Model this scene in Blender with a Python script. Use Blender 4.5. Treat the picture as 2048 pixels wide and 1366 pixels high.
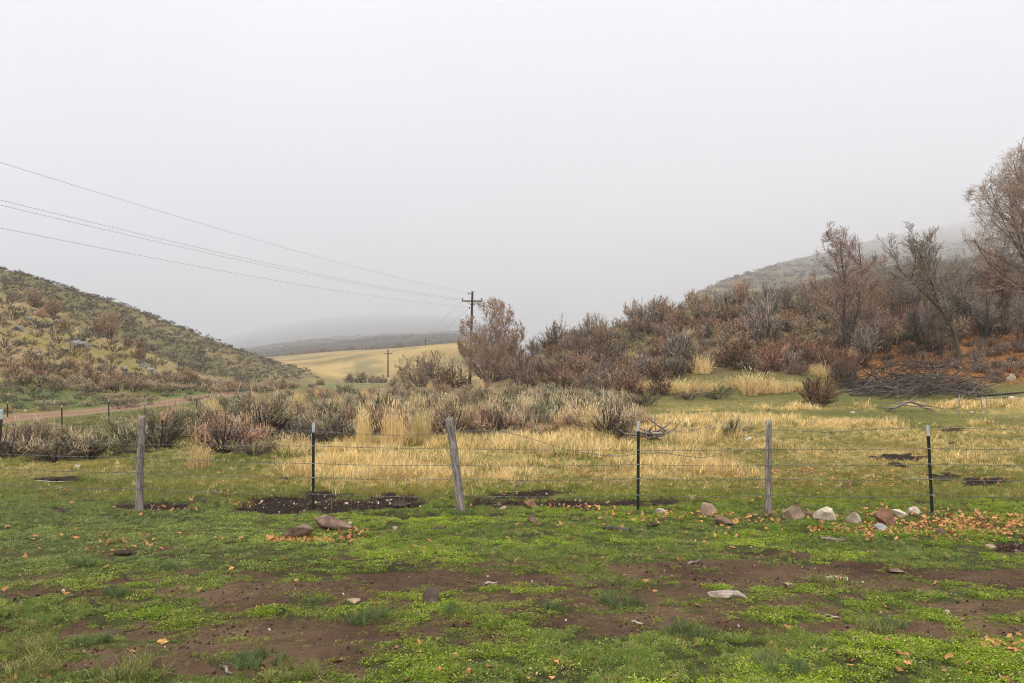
import bpy, bmesh, math, random
import numpy as np
from mathutils import Vector, Matrix

# ------------------------------------------------------------------ camera, sky, sun, exposure
for o in list(bpy.data.objects):
    bpy.data.objects.remove(o)
scn = bpy.context.scene
COL = scn.collection
F = 1365.0                 # focal length in photo pixels (photo 2048 wide)
CAMZ = 1.70
HOR = 790.0                # horizon row of the level camera

cam_d = bpy.data.cameras.new('camera')
cam = bpy.data.objects.new('camera', cam_d)
COL.objects.link(cam)
cam.location = (0, 0, CAMZ)
cam.rotation_euler = (math.radians(90), 0, 0)
cam_d.sensor_width = 36
cam_d.lens = 36 * F / 2048
cam_d.shift_y = (HOR - 683) / 2048
cam_d.clip_start = 0.1
cam_d.clip_end = 18000
scn.camera = cam

SUN_EL, SUN_AZ = math.radians(55), math.radians(200)   # azimuth clockwise from +Y
world = bpy.data.worlds.new("World")
scn.world = world
world.use_nodes = True
wn, wl = world.node_tree.nodes, world.node_tree.links
wn.clear()
w_out = wn.new('ShaderNodeOutputWorld')
w_bg = wn.new('ShaderNodeBackground')
w_bg.inputs['Strength'].default_value = 0.132
sky = wn.new('ShaderNodeTexSky')
sky.sky_type = 'NISHITA'
sky.sun_disc = False
sky.sun_elevation = SUN_EL
sky.sun_rotation = SUN_AZ
sky.dust_density = 4.0
hs = wn.new('ShaderNodeHueSaturation')
hs.inputs['Saturation'].default_value = 0.12
wl.new(sky.outputs[0], hs.inputs['Color'])
tc = wn.new('ShaderNodeTexCoord')
sx = wn.new('ShaderNodeSeparateXYZ')
wl.new(tc.outputs['Generated'], sx.inputs[0])
ramp = wn.new('ShaderNodeValToRGB')              # overcast sky: brighter towards the zenith
ramp.color_ramp.elements[0].position = 0.0
ramp.color_ramp.elements[0].color = (0.545, 0.56, 0.615, 1)
ramp.color_ramp.elements[1].position = 1.0
ramp.color_ramp.elements[1].color = (2.46, 2.46, 2.52, 1)
e = ramp.color_ramp.elements.new(0.5); e.color = (0.97, 0.985, 1.075, 1)
wl.new(sx.outputs['Z'], ramp.inputs[0])
nz = wn.new('ShaderNodeTexNoise')
nz.inputs['Scale'].default_value = 2.2
nz.inputs['Detail'].default_value = 3
wl.new(tc.outputs['Generated'], nz.inputs['Vector'])
mr = wn.new('ShaderNodeMapRange')
mr.inputs['From Min'].default_value = 0.3; mr.inputs['From Max'].default_value = 0.7
mr.inputs['To Min'].default_value = 8.2; mr.inputs['To Max'].default_value = 10.4
wl.new(nz.outputs['Fac'], mr.inputs[0])
mul = wn.new('ShaderNodeVectorMath'); mul.operation = 'SCALE'
wl.new(ramp.outputs[0], mul.inputs[0]); wl.new(mr.outputs[0], mul.inputs['Scale'])
mix = wn.new('ShaderNodeMix'); mix.data_type = 'RGBA'
mix.inputs['Factor'].default_value = 0.85
wl.new(hs.outputs[0], mix.inputs['A']); wl.new(mul.outputs[0], mix.inputs['B'])
wl.new(mix.outputs['Result'], w_bg.inputs['Color'])
wl.new(w_bg.outputs[0], w_out.inputs[0])

sun_d = bpy.data.lights.new('sun', 'SUN')
sun_d.energy = 1.5
sun_d.angle = math.radians(11)
sun_d.color = (1.0, 0.92, 0.80)
sun = bpy.data.objects.new('sun', sun_d)
COL.objects.link(sun)
sd = Vector((math.sin(SUN_AZ) * math.cos(SUN_EL), math.cos(SUN_AZ) * math.cos(SUN_EL), math.sin(SUN_EL)))
sun.rotation_euler = sd.to_track_quat('Z', 'Y').to_euler()

scn.view_settings.view_transform = 'Standard'
scn.view_settings.look = 'None'
scn.view_settings.gamma = 1
scn.view_settings.use_curve_mapping = False
scn.view_settings.exposure = 0.0
try:
    scn.cycles.use_denoising = True
    scn.cycles.denoiser = 'OPENIMAGEDENOISE'
    scn.cycles.denoising_prefilter = 'NONE'
    scn.cycles.denoising_quality = 'HIGH'
    scn.cycles.max_bounces = 6
    scn.cycles.diffuse_bounces = 3
    scn.cycles.volume_bounces = 4
    scn.cycles.transmission_bounces = 2
    scn.cycles.use_adaptive_sampling = True
    scn.cycles.adaptive_threshold = 0.008
    scn.cycles.pixel_filter_type = 'BLACKMAN_HARRIS'
    scn.cycles.filter_width = 1.1
except Exception:
    pass

# ------------------------------------------------------------------ numeric helpers
RS = np.random.RandomState


def hash2(ix, iy, seed):
    h = (ix.astype(np.int64) * 374761393 + iy.astype(np.int64) * 668265263 + seed * 1442695041) & 0xffffffff
    h = ((h ^ (h >> 13)) * 1274126177) & 0xffffffff
    h = ((h ^ (h >> 16)) * 2246822519) & 0xffffffff
    return ((h ^ (h >> 15)) & 0xffffff) / float(0xffffff)


def vnoise(x, y, seed=0):
    x = np.asarray(x, float); y = np.asarray(y, float)
    ix = np.floor(x); iy = np.floor(y)
    fx = x - ix; fy = y - iy
    fx = fx * fx * (3 - 2 * fx); fy = fy * fy * (3 - 2 * fy)
    a = hash2(ix, iy, seed); b = hash2(ix + 1, iy, seed)
    c = hash2(ix, iy + 1, seed); d = hash2(ix + 1, iy + 1, seed)
    return (a * (1 - fx) + b * fx) * (1 - fy) + (c * (1 - fx) + d * fx) * fy


def fbm(x, y, octv=4, seed=0, gain=0.5):
    t = 0; a = 1; n = 0
    for i in range(octv):
        t = t + a * vnoise(x * 2 ** i + 17.3 * i, y * 2 ** i - 9.1 * i, seed + i)
        n += a; a *= gain
    return t / n


def sstep(a, b, x):
    t = np.clip((np.asarray(x, float) - a) / (b - a), 0, 1)
    return t * t * (3 - 2 * t)


# ------------------------------------------------------------------ terrain heights
# per bearing (photo column): profile of (distance, row) pairs or (distance, ('z', height))
Zh = lambda h: ('z', h)
COLS = {
    -400: [(20, Zh(.2)), (25, Zh(.4)), (29, Zh(1.0)), (34, 760), (58, 450), (68, 470), (115, 400), (150, 430), (560, 560), (2600, 610), (7500, 700)],
    0: [(22, Zh(.1)), (31, Zh(.2)), (41, Zh(.9)), (47, 772), (70, 597), (82, 600), (135, 540), (165, 552), (560, 640), (2600, 669), (7500, 720)],
    100: [(22, Zh(.1)), (32, Zh(.2)), (45, Zh(.95)), (51, 773), (72, 632), (84, 634), (138, 562), (168, 583), (560, 660), (2600, 682), (7500, 720)],
    200: [(22, Zh(.1)), (33, Zh(.2)), (50, Zh(1.1)), (56, 773), (75, 671), (88, 671), (142, 593), (172, 618), (560, 690), (2600, 697), (7500, 710)],
    300: [(22, Zh(.1)), (33, Zh(.25)), (57, Zh(1.3)), (63, 774), (78, 716), (92, 712), (147, 629), (177, 657), (560, 710), (2600, 706), (7500, 700)],
    400: [(22, Zh(.1)), (33, Zh(.3)), (66, Zh(1.5)), (72, 775), (82, 755), (97, 748), (152, 665), (182, 690), (560, 722), (2600, 709), (7500, 685)],
    480: [(22, Zh(.12)), (33, Zh(.3)), (75, Zh(1.7)), (80, 776), (92, 770), (107, 761), (158, 695), (192, 724), (560, 722), (2600, 696), (7500, 665)],
    560: [(22, Zh(.13)), (32, Zh(.35)), (80, Zh(1.9)), (92, 776), (105, 772), (120, 768), (168, 725), (215, 734), (560, 718), (2600, 688), (7500, 648)],
    640: [(22, Zh(.14)), (32, Zh(.4)), (80, Zh(2.0)), (98, 777), (112, 775), (130, 774), (172, 753), (230, 722), (560, 709), (2600, 677), (7500, 634)],
    800: [(22, Zh(.15)), (31, Zh(.45)), (50, Zh(1.3)), (70, 776), (92, 774), (120, 773), (155, 772), (260, 698), (560, 697), (2600, 666), (7500, 625)],
    930: [(22, Zh(.15)), (31, Zh(.45)), (45, Zh(1.2)), (60, 775), (75, 769), (100, 770), (150, 769), (260, 684), (560, 687), (2600, 662), (7500, 632)],
    1000: [(22, Zh(.17)), (31, Zh(.45)), (42, Zh(1.2)), (55, 774), (72, 752), (92, 754), (150, 765), (260, 690), (560, 690), (2600, 671), (7500, 650)],
    1060: [(22, Zh(.2)), (31, Zh(.5)), (40, Zh(1.2)), (52, 770), (75, 704), (92, 706), (150, 737), (260, 740), (560, 735), (2600, 728), (7500, 715)],
    1150: [(22, Zh(.25)), (31, Zh(.5)), (40, Zh(1.25)), (48, 766), (76, 670), (92, 673), (150, 712), (260, 712), (382, 712), (560, 712), (7500, 702)],
    1280: [(22, Zh(.3)), (31, Zh(.55)), (39, Zh(1.3)), (45, 760), (76, 634), (92, 637), (150, 672), (260, 675), (382, 672), (560, 670), (7500, 668)],
    1400: [(22, Zh(.33)), (31, Zh(.6)), (38, Zh(1.4)), (43, 757), (75, 610), (92, 613), (150, 645), (300, 614), (410, 594), (560, 577), (7500, 612)],
    1550: [(22, Zh(.35)), (31, Zh(.6)), (38, Zh(1.45)), (43, 756), (73, 594), (90, 597), (150, 612), (350, 592), (634, 556), (1150, 524), (7500, 575)],
    1650: [(22, Zh(.35)), (31, Zh(.6)), (38, Zh(1.5)), (43, 755), (72, 587), (90, 590), (150, 592), (500, 560), (1049, 528), (2200, 498), (7500, 545)],
    1800: [(22, Zh(.35)), (31, Zh(.6)), (38, Zh(1.5)), (43, 754), (71, 574), (90, 577), (150, 575), (700, 533), (1735, 496), (4300, 462), (7500, 490)],
    1930: [(22, Zh(.35)), (31, Zh(.6)), (38, Zh(1.6)), (43, 752), (70, 563), (90, 566), (150, 565), (800, 518), (2263, 480), (6400, 442), (7500, 450)],
    2048: [(22, Zh(.35)), (31, Zh(.6)), (38, Zh(1.7)), (43, 752), (70, 557), (90, 560), (150, 562), (800, 498), (2263, 456), (6400, 415), (7500, 430)],
    2500: [(22, Zh(.35)), (31, Zh(.6)), (38, Zh(1.8)), (43, 750), (70, 542), (90, 545), (150, 544), (800, 458), (2263, 429), (6400, 400), (7500, 440)],
}
_ux, _uY, _uZ = [], [], []
for px in sorted(COLS):
    Ys, Zs = [3.0, 12.0], [0.0, 0.0]
    for Y, v in COLS[px]:
        Ys.append(Y)
        Zs.append(v[1] if isinstance(v, tuple) else CAMZ + (HOR - v) * Y / F)
    _ux.append((px - 1024) / F); _uY.append(Ys); _uZ.append(Zs)
_ux = np.array(_ux); _uY = np.array(_uY); _uZ = np.array(_uZ)
NU, NL = 520, 640
UG = np.linspace(-1.05, 1.09, NU)
LG = np.linspace(math.log(3), math.log(7650), NL)
YG = np.exp(LG)
ZG = np.zeros((NU, NL))
for i, u in enumerate(UG):
    Yk = np.array([np.interp(u, _ux, np.log(_uY[:, k])) for k in range(_uY.shape[1])])
    Zk = np.array([np.interp(u, _ux, _uZ[:, k] / _uY[:, k]) for k in range(_uY.shape[1])]) * np.exp(Yk)
    ZG[i] = np.interp(YG, np.exp(Yk), Zk)


def gsmooth(A, s, ax):
    r = int(3 * s) + 1
    k = np.exp(-0.5 * (np.arange(-r, r + 1) / s) ** 2); k /= k.sum()
    pad = [(0, 0), (0, 0)]; pad[ax] = (r, r)
    B = np.pad(A, pad, mode='edge')
    out = np.zeros_like(A)
    for j, w in enumerate(k):
        sl = [slice(None), slice(None)]; sl[ax] = slice(j, j + A.shape[ax])
        out += w * B[tuple(sl)]
    return out


SG = gsmooth(gsmooth(ZG / YG[None, :], 6, 0), 3.0, 1)
ZG = SG * YG[None, :]

# bare tracks of a vehicle parallel to the fence and other bare blobs: (row px, col px, half w, half h, strength)
BARE = [(450, 1180, 260, 26, 1.0), (600, 1195, 170, 22, .8), (130, 1185, 110, 14, .45), (780, 1165, 200, 13, .75), (1150, 1158, 330, 13, .95),
        (1560, 1142, 260, 15, .8), (1850, 1165, 260, 22, .75), (1690, 1143, 60, 9, .5),
        (1130, 1258, 150, 30, 1.1), (880, 1268, 300, 20, .75), (480, 1252, 330, 18, .75), (120, 1262, 220, 16, .6),
        (1480, 1262, 190, 20, .6), (1650, 1200, 180, 16, .7), (1900, 1215, 260, 20, .9), (1950, 1255, 180, 18, .8),
        (1540, 1295, 90, 12, .6), (1230, 1195, 200, 14, .4), (280, 1105, 90, 9, .6), (60, 1125, 130, 9, .5), (560, 1118, 160, 7, .4),
        (300, 1330, 110, 12, .45), (2020, 1290, 80, 16, .6), (1700, 1330, 60, 9, .4), (700, 1300, 260, 16, .5), (1600, 1105, 130, 8, .4)]
DARK = [(640, 1008, 130, 16, 1.2), (760, 1005, 90, 14, 1.0), (570, 1012, 70, 8, .7), (1060, 992, 70, 8, 1.0), (1110, 985, 50, 5, .8), (1000, 1005, 80, 8, .7), (1150, 1008, 90, 6, .6),
        (320, 1012, 50, 8, .8), (115, 1020, 30, 5, .6), (250, 1010, 60, 5, .5), (1330, 1005, 110, 8, .5), (110, 958, 45, 6, .9),
        (2030, 1094, 45, 8, 1.0), (1800, 928, 50, 6, 1.1), (1885, 957, 28, 7, 1.1), (1975, 968, 45, 6, .9), (1905, 884, 20, 4, .9), (2000, 925, 60, 4, .5),
        (1850, 1000, 60, 5, .4), (1300, 940, 40, 3, .3), (1400, 1080, 60, 5, .4), (860, 1030, 120, 6, .5), (530, 960, 60, 4, .4), (90, 925, 40, 3, .7),
        (265, 908, 40, 3, .6), (1890, 795, 130, 5, .5), (250, 1108, 50, 6, .5), (1290, 870, 60, 4, .5), (1700, 972, 22, 4, .5)]


def blobs(X, Y, lst, seed, wob=0.5):
    Yc = np.maximum(Y, 2.5)
    px = 1024 + F * X / Yc
    py = HOR + F * CAMZ / Yc
    wx = (fbm(X * 1.1, Y * 1.6, 3, seed) - .5) * 2.6 * wob + (fbm(X * 3.7, Y * 4.5, 3, seed + 7) - .5) * 2.2 * wob
    out = np.zeros_like(X)
    for cx, cy, hw, hh, s in lst:
        d = ((px - cx) / hw) ** 2 + ((py - cy) / hh) ** 2
        out = np.maximum(out, s * sstep(1.5, 0.1, d * 0.75 + wx))
    return out * (Y < 45)


def tyre(X, Y):
    """two shallow wheel tracks that run along the fence"""
    c1 = 6.45 + 0.06 * np.sin(X * .7) - .012 * X * X * (X > 0) * .3
    c2 = 4.95 + 0.05 * np.sin(X * .6 + 1) - .01 * X * X * (X > 0) * .3
    return np.exp(-((Y - c1) / .24) ** 2) + np.exp(-((Y - c2) / .22) ** 2)


def ground_z(X, Y):
    X = np.asarray(X, float); Y = np.asarray(Y, float)
    Yc = np.clip(Y, 3.0, 7620.0)
    u = np.clip(X / Yc, UG[0], UG[-1] - 1e-6)
    fi = (u - UG[0]) / (UG[1] - UG[0])
    fj = (np.log(Yc) - LG[0]) / (LG[1] - LG[0])
    i = np.clip(fi.astype(int), 0, NU - 2); j = np.clip(fj.astype(int), 0, NL - 2)
    a = np.clip(fi - i, 0, 1); b = np.clip(fj - j, 0, 1)
    s = (SG[i, j] * (1 - a) + SG[i + 1, j] * a) * (1 - b) + (SG[i, j + 1] * (1 - a) + SG[i + 1, j + 1] * a) * b
    z = s * Yc
    # relief that grows with distance: gullies on the hills, hummocks in the meadow
    hill = sstep(0.8, 5.0, z)
    fard = sstep(120, 220, Yc)
    z = z + hill * (fbm(X * .12, Y * .06, 4, 5) - .5) * np.clip(Yc * .016, 0, 2.2) * (1 - fard)
    z = z + hill * fard * (fbm(X * .012, Y * .006, 2, 6) - .5) * np.clip(Yc * .010, 0, 12.0)
    k = Yc < 60
    if k.any():
        x, y = X[k], Y[k]
        near = 1 - sstep(16, 60, Yc[k])
        dz = (fbm(x * .55, y * .8, 3, 11) - .5) * .07 * sstep(3, 6, Yc[k]) * (1 - hill[k]) * (1 - sstep(40, 60, Yc[k]))
        dz = dz + near * ((fbm(x * 2.2, y * 3.0, 3, 12) - .5) * .045 - .022 * tyre(x, y))
        dz = dz - .05 * near * blobs(x, y, DARK, 31, .3)
        z = z.copy(); z[k] += dz
    return z


def gz(x, y):
    return float(ground_z(np.array([x]), np.array([y]))[0])


_YALL = np.exp(np.linspace(math.log(3.2), math.log(7500), 1700))


def hit(px, py, ymin=3.2):
    """where the view ray of a photo pixel meets the ground"""
    u = (px - 1024) / F
    _YM = _YALL
    if py > 830: _YM = _YALL[(_YALL > .72 * F * CAMZ / (py - HOR)) & (_YALL < 70)]
    elif py < 800: _YM = _YALL[_YALL > 20]
    zr = CAMZ - (py - HOR) * _YM / F
    zg = ground_z(u * _YM, _YM)
    ok = np.nonzero((zg >= zr) & (_YM > ymin))[0]
    if len(ok) == 0:                       # just above a crest: take the crest itself
        d = np.where((_YM > 30) & (_YM < 110), (zr - zg) / _YM, 9)
        k = int(np.argmin(d))
        if d[k] > .05: return None
        return Vector((u * _YM[k], _YM[k], float(zg[k])))
    k = ok[0]
    if k > 0:
        d0 = zr[k - 1] - zg[k - 1]; d1 = zr[k] - zg[k]
        t = d0 / (d0 - d1 + 1e-9) if d0 > 0 else 1
        Y = _YM[k - 1] + (_YM[k] - _YM[k - 1]) * min(max(t, 0), 1)
    else:
        Y = _YM[k]
    return Vector((u * Y, Y, gz(u * Y, Y)))


def at(px, Y):
    x = (px - 1024) / F * Y
    return Vector((x, Y, gz(x, Y)))


def road_x(Y):
    return np.interp(Y, [5, 25, 31, 35, 42, 50, 62, 70, 78, 90, 110], [-31, -26.0, -25.2, -26.3, -25.9, -26.4, -28.3, -29.4, -31.0, -34, -40])


def soil_mask(X, Y):
    n = fbm(X * 1.3, Y * 2.6, 4, 41)
    n2 = fbm(X * .35, Y * .9, 3, 44)
    s = blobs(X, Y, BARE, 33, 1.3) * .70 + .16 * tyre(X, Y)
    n = n * .4 + .3 * fbm(X * 5.5, Y * 7.5, 3, 46) + .3 * fbm(X * .75, Y * 4.2, 3, 47)
    fore = 1 - sstep(8.0, 9.6, Y)
    s = s * fore + (n - .5) * 2.3 * fore + (n2 - .5) * .9 * fore
    lush = np.exp(-((Y - 8.6) / 1.0) ** 2) * .35 + np.exp(-((Y - 4.1) / .32) ** 2) * sstep(-1.2, .8, X) * .5
    s = s - lush + .12 * fore
    s = np.maximum(s, blobs(X, Y, DARK, 31, .8) * 1.2 + (fbm(X * 6, Y * 7, 3, 91) - .5) * .8 * (blobs(X, Y, DARK, 31, .8) > .08))
    s = np.maximum(s, (n - .60) * 2.6 * np.exp(-((Y - 10.6) / 1.0) ** 2))
    return np.clip(s, 0, 1)


def gold_mask(X, Y):
    Yc = np.maximum(Y, 3)
    px = 1024 + F * X / Yc
    n = fbm(X * .30, Y * .34, 4, 51)
    n2 = fbm(X * .9, Y * 1.2, 3, 57)
    px = px + 620 * (fbm(X * .45, Y * .6, 4, 59) - .5)
    g = sstep(11.4, 14.5, Y) * (1 - sstep(25, 28, Y)) * (.30 + .68 * sstep(240, 640, px) * (1 - .72 * sstep(1150, 1650, px)))
    right = sstep(1180, 1300, px) * sstep(24, 27, Y) * (1 - sstep(35.5, 38, Y))
    g = np.maximum(g, right * (.10 + .85 * sstep(.45, .60, fbm(X * .14, Y * .55, 3, 53))))
    ctr = np.exp(-((px - 850) / 420) ** 4) * np.exp(-((Y - 17.5) / 5.5) ** 4)
    g = g * np.clip(0.08 + .27 * ctr + .95 * sstep(.38, .6, n), 0, 1) * (1 + (n2 - .5) * 1.0)
    g = g * (1 - .7 * (1 - sstep(200, 600, px)))
    return np.clip(g, 0, 1)


def litter_mask(X, Y):
    """orange leaf litter under the trees on the slope at the right"""
    Yc = np.maximum(Y, 3)
    px = 1024 + F * X / Yc
    m = sstep(1590, 1840, px) * sstep(39.5, 42.5, Y) * (1 - sstep(62, 74, Y))
    return np.clip(m * (.55 + .9 * fbm(X * .35, Y * .35, 3, 61)), 0, 1)


# ------------------------------------------------------------------ small mesh library
class MB:
    """collects vertices and faces, with a per-vertex tone and a material slot per face"""
    def __init__(s):
        s.v = []; s.f = []; s.t = []; s.m = []; s.n = 0

    def add(s, V, Fc, tone, mat=0):
        V = np.asarray(V, float).reshape(-1, 3)
        Fc = np.asarray(Fc, int)
        s.v.append(V); s.f.append((Fc + s.n))
        s.t.append(np.broadcast_to(np.asarray(tone, float), (len(V),)))
        s.m.append(np.full(len(Fc), mat))
        s.n += len(V)

    def mesh(s, name, mats, smooth=False):
        me = bpy.data.meshes.new(name)
        if s.n:
            V = np.concatenate(s.v); T = np.concatenate(s.t)
            ls, lt = [], []
            for f in s.f:
                ls.append(f.reshape(-1)); lt.append(np.full(len(f), f.shape[1]))
            L = np.concatenate(ls); LT = np.concatenate(lt)
            me.vertices.add(len(V)); me.vertices.foreach_set('co', V.reshape(-1))
            me.loops.add(len(L)); me.loops.foreach_set('vertex_index', L.astype(np.int32))
            me.polygons.add(len(LT))
            st = np.concatenate([[0], np.cumsum(LT)[:-1]]).astype(np.int32)
            me.polygons.foreach_set('loop_start', st)
            me.polygons.foreach_set('loop_total', LT.astype(np.int32))
            me.polygons.foreach_set('material_index', np.concatenate(s.m).astype(np.int32))
            me.polygons.foreach_set('use_smooth', np.full(len(LT), smooth))
            a = me.attributes.new('tone', 'FLOAT', 'POINT'); a.data.foreach_set('value', T.astype(np.float32))
            me.update(calc_edges=True)
            me.validate()
        for m in (mats if isinstance(mats, (list, tuple)) else [mats]):
            me.materials.append(m)
        return me


def nrm(v):
    return v / (np.linalg.norm(v, axis=-1, keepdims=True) + 1e-9)


def tubes(mb, P, R, sides=3, tone=.5, mat=0):
    """P (n,k,3) polylines, R (n,k) radii"""
    P = np.asarray(P, float); R = np.asarray(R, float)
    n, k, _ = P.shape
    T = nrm(np.gradient(P, axis=1))
    ref = np.where(np.abs(T[..., 2:3]) > .9, np.array([1., 0, 0]), np.array([0., 0, 1.]))
    A = nrm(np.cross(T, ref)); B = np.cross(T, A)
    ang = np.arange(sides) * 2 * math.pi / sides
    ring = P[:, :, None, :] + R[:, :, None, None] * (A[:, :, None, :] * np.cos(ang)[None, None, :, None] + B[:, :, None, :] * np.sin(ang)[None, None, :, None])
    V = ring.reshape(-1, 3)
    idx = np.arange(n * k * sides).reshape(n, k, sides)
    q = np.stack([idx[:, :-1, :], np.roll(idx[:, :-1, :], -1, 2), np.roll(idx[:, 1:, :], -1, 2), idx[:, 1:, :]], -1).reshape(-1, 4)
    tt = tone if np.isscalar(tone) else np.repeat(np.asarray(tone), k * sides)
    mb.add(V, q, tt, mat)


def ribbons(mb, P, R, rng, tone=.5, mat=0):
    P = np.asarray(P, float); R = np.asarray(R, float)
    n, k, _ = P.shape
    T = nrm(P[:, -1] - P[:, 0])
    A = nrm(np.cross(T, rng.randn(n, 3)))
    V = np.stack([P - A[:, None] * R[..., None], P + A[:, None] * R[..., None]], 2).reshape(-1, 3)
    idx = np.arange(n * k * 2).reshape(n, k, 2)
    q = np.stack([idx[:, :-1, 0], idx[:, :-1, 1], idx[:, 1:, 1], idx[:, 1:, 0]], -1).reshape(-1, 4)
    tt = tone if np.isscalar(tone) else np.repeat(np.asarray(tone), k * 2)
    mb.add(V, q, tt, mat)


def leaves(mb, P, D, L, W, rng, tone=.5, mat=0):
    """diamond leaves: P base (n,3), D direction"""
    n = len(P)
    D = nrm(D); S = nrm(np.cross(D, rng.randn(n, 3)))
    N = np.cross(D, S)
    L = np.broadcast_to(L, (n,))[:, None]; W = np.broadcast_to(W, (n,))[:, None]
    mid = P + D * L * .5 + N * L * .08
    V = np.stack([P, mid + S * W * .5, P + D * L, mid - S * W * .5], 1).reshape(-1, 3)
    tt = tone if np.isscalar(tone) else np.repeat(np.asarray(tone), 4)
    mb.add(V, np.arange(n * 4).reshape(n, 4), tt, mat)


def branch_level(rng, P, R, m, ln, ang, segs, jit, trop, tmin=.25, tmax=1.0, rr=.55, taper=.35):
    """children of polylines P (n,k,3): m each; returns polylines and radii"""
    n, k, _ = P.shape
    N = n * m
    par = np.repeat(np.arange(n), m)
    t = tmin + (tmax - tmin) * ((np.tile(np.arange(m), n) + rng.rand(N)) / m)
    ft = np.clip(t, 0, .999) * (k - 1)
    i = ft.astype(int); fr = (ft - i)[:, None]
    p0 = P[par, i] * (1 - fr) + P[par, i + 1] * fr
    d0 = nrm(P[par, i + 1] - P[par, i])
    r0 = R[par, i] * (1 - fr[:, 0]) + R[par, i + 1] * fr[:, 0]
    side = nrm(np.cross(d0, rng.randn(N, 3)))
    a = np.radians(ang) * (1 + .35 * rng.randn(N))
    d = nrm(d0 * np.cos(a)[:, None] + side * np.sin(a)[:, None])
    plen = np.linalg.norm(np.diff(P, axis=1), axis=2).sum(1)[par]
    L = plen * ln * (1.15 - .55 * t) * (.7 + .6 * rng.rand(N))
    Q = np.zeros((N, segs + 1, 3)); Q[:, 0] = p0
    for s in range(segs):
        d = nrm(d + jit * rng.randn(N, 3) + np.array([0, 0, trop]))
        Q[:, s + 1] = Q[:, s] + d * (L / segs)[:, None]
    rb = r0 * rr * (.8 + .4 * rng.rand(N))
    RR = rb[:, None] * np.linspace(1, taper, segs + 1)[None]
    return Q, RR


def stems_base(rng, n, h, spread, segs, jit, trop, r, foot=.12, taper=.4):
    """n stems that fan out from the ground"""
    az = rng.rand(n) * 2 * math.pi
    el = np.sqrt(rng.rand(n)) * math.radians(spread)
    d = np.stack([np.sin(el) * np.cos(az), np.sin(el) * np.sin(az), np.cos(el)], 1)
    P = np.zeros((n, segs + 1, 3))
    P[:, 0, :2] = d[:, :2] * foot * rng.rand(n, 1)
    P[:, 0, 2] = -.06 * h
    L = h * (.75 + .3 * rng.rand(n)) * (1 - .42 * np.clip(el / 1.1, 0, 1) ** 1.6)
    for s in range(segs):
        d = nrm(d + jit * rng.randn(n, 3) + np.array([0, 0, trop]))
        P[:, s + 1] = P[:, s] + d * (L / segs)[:, None]
    R = r * (.7 + .6 * rng.rand(n))[:, None] * np.linspace(1, taper, segs + 1)[None]
    return P, R


# ------------------------------------------------------------------ materials
def new_mat(name):
    m = bpy.data.materials.new(name); m.use_nodes = True
    nt = m.node_tree; nt.nodes.clear()
    out = nt.nodes.new('ShaderNodeOutputMaterial')
    b = nt.nodes.new('ShaderNodeBsdfPrincipled')
    b.inputs['Roughness'].default_value = .85
    b.inputs['Specular IOR Level'].default_value = .25
    nt.links.new(b.outputs[0], out.inputs[0])
    return m, nt, b, out


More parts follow.
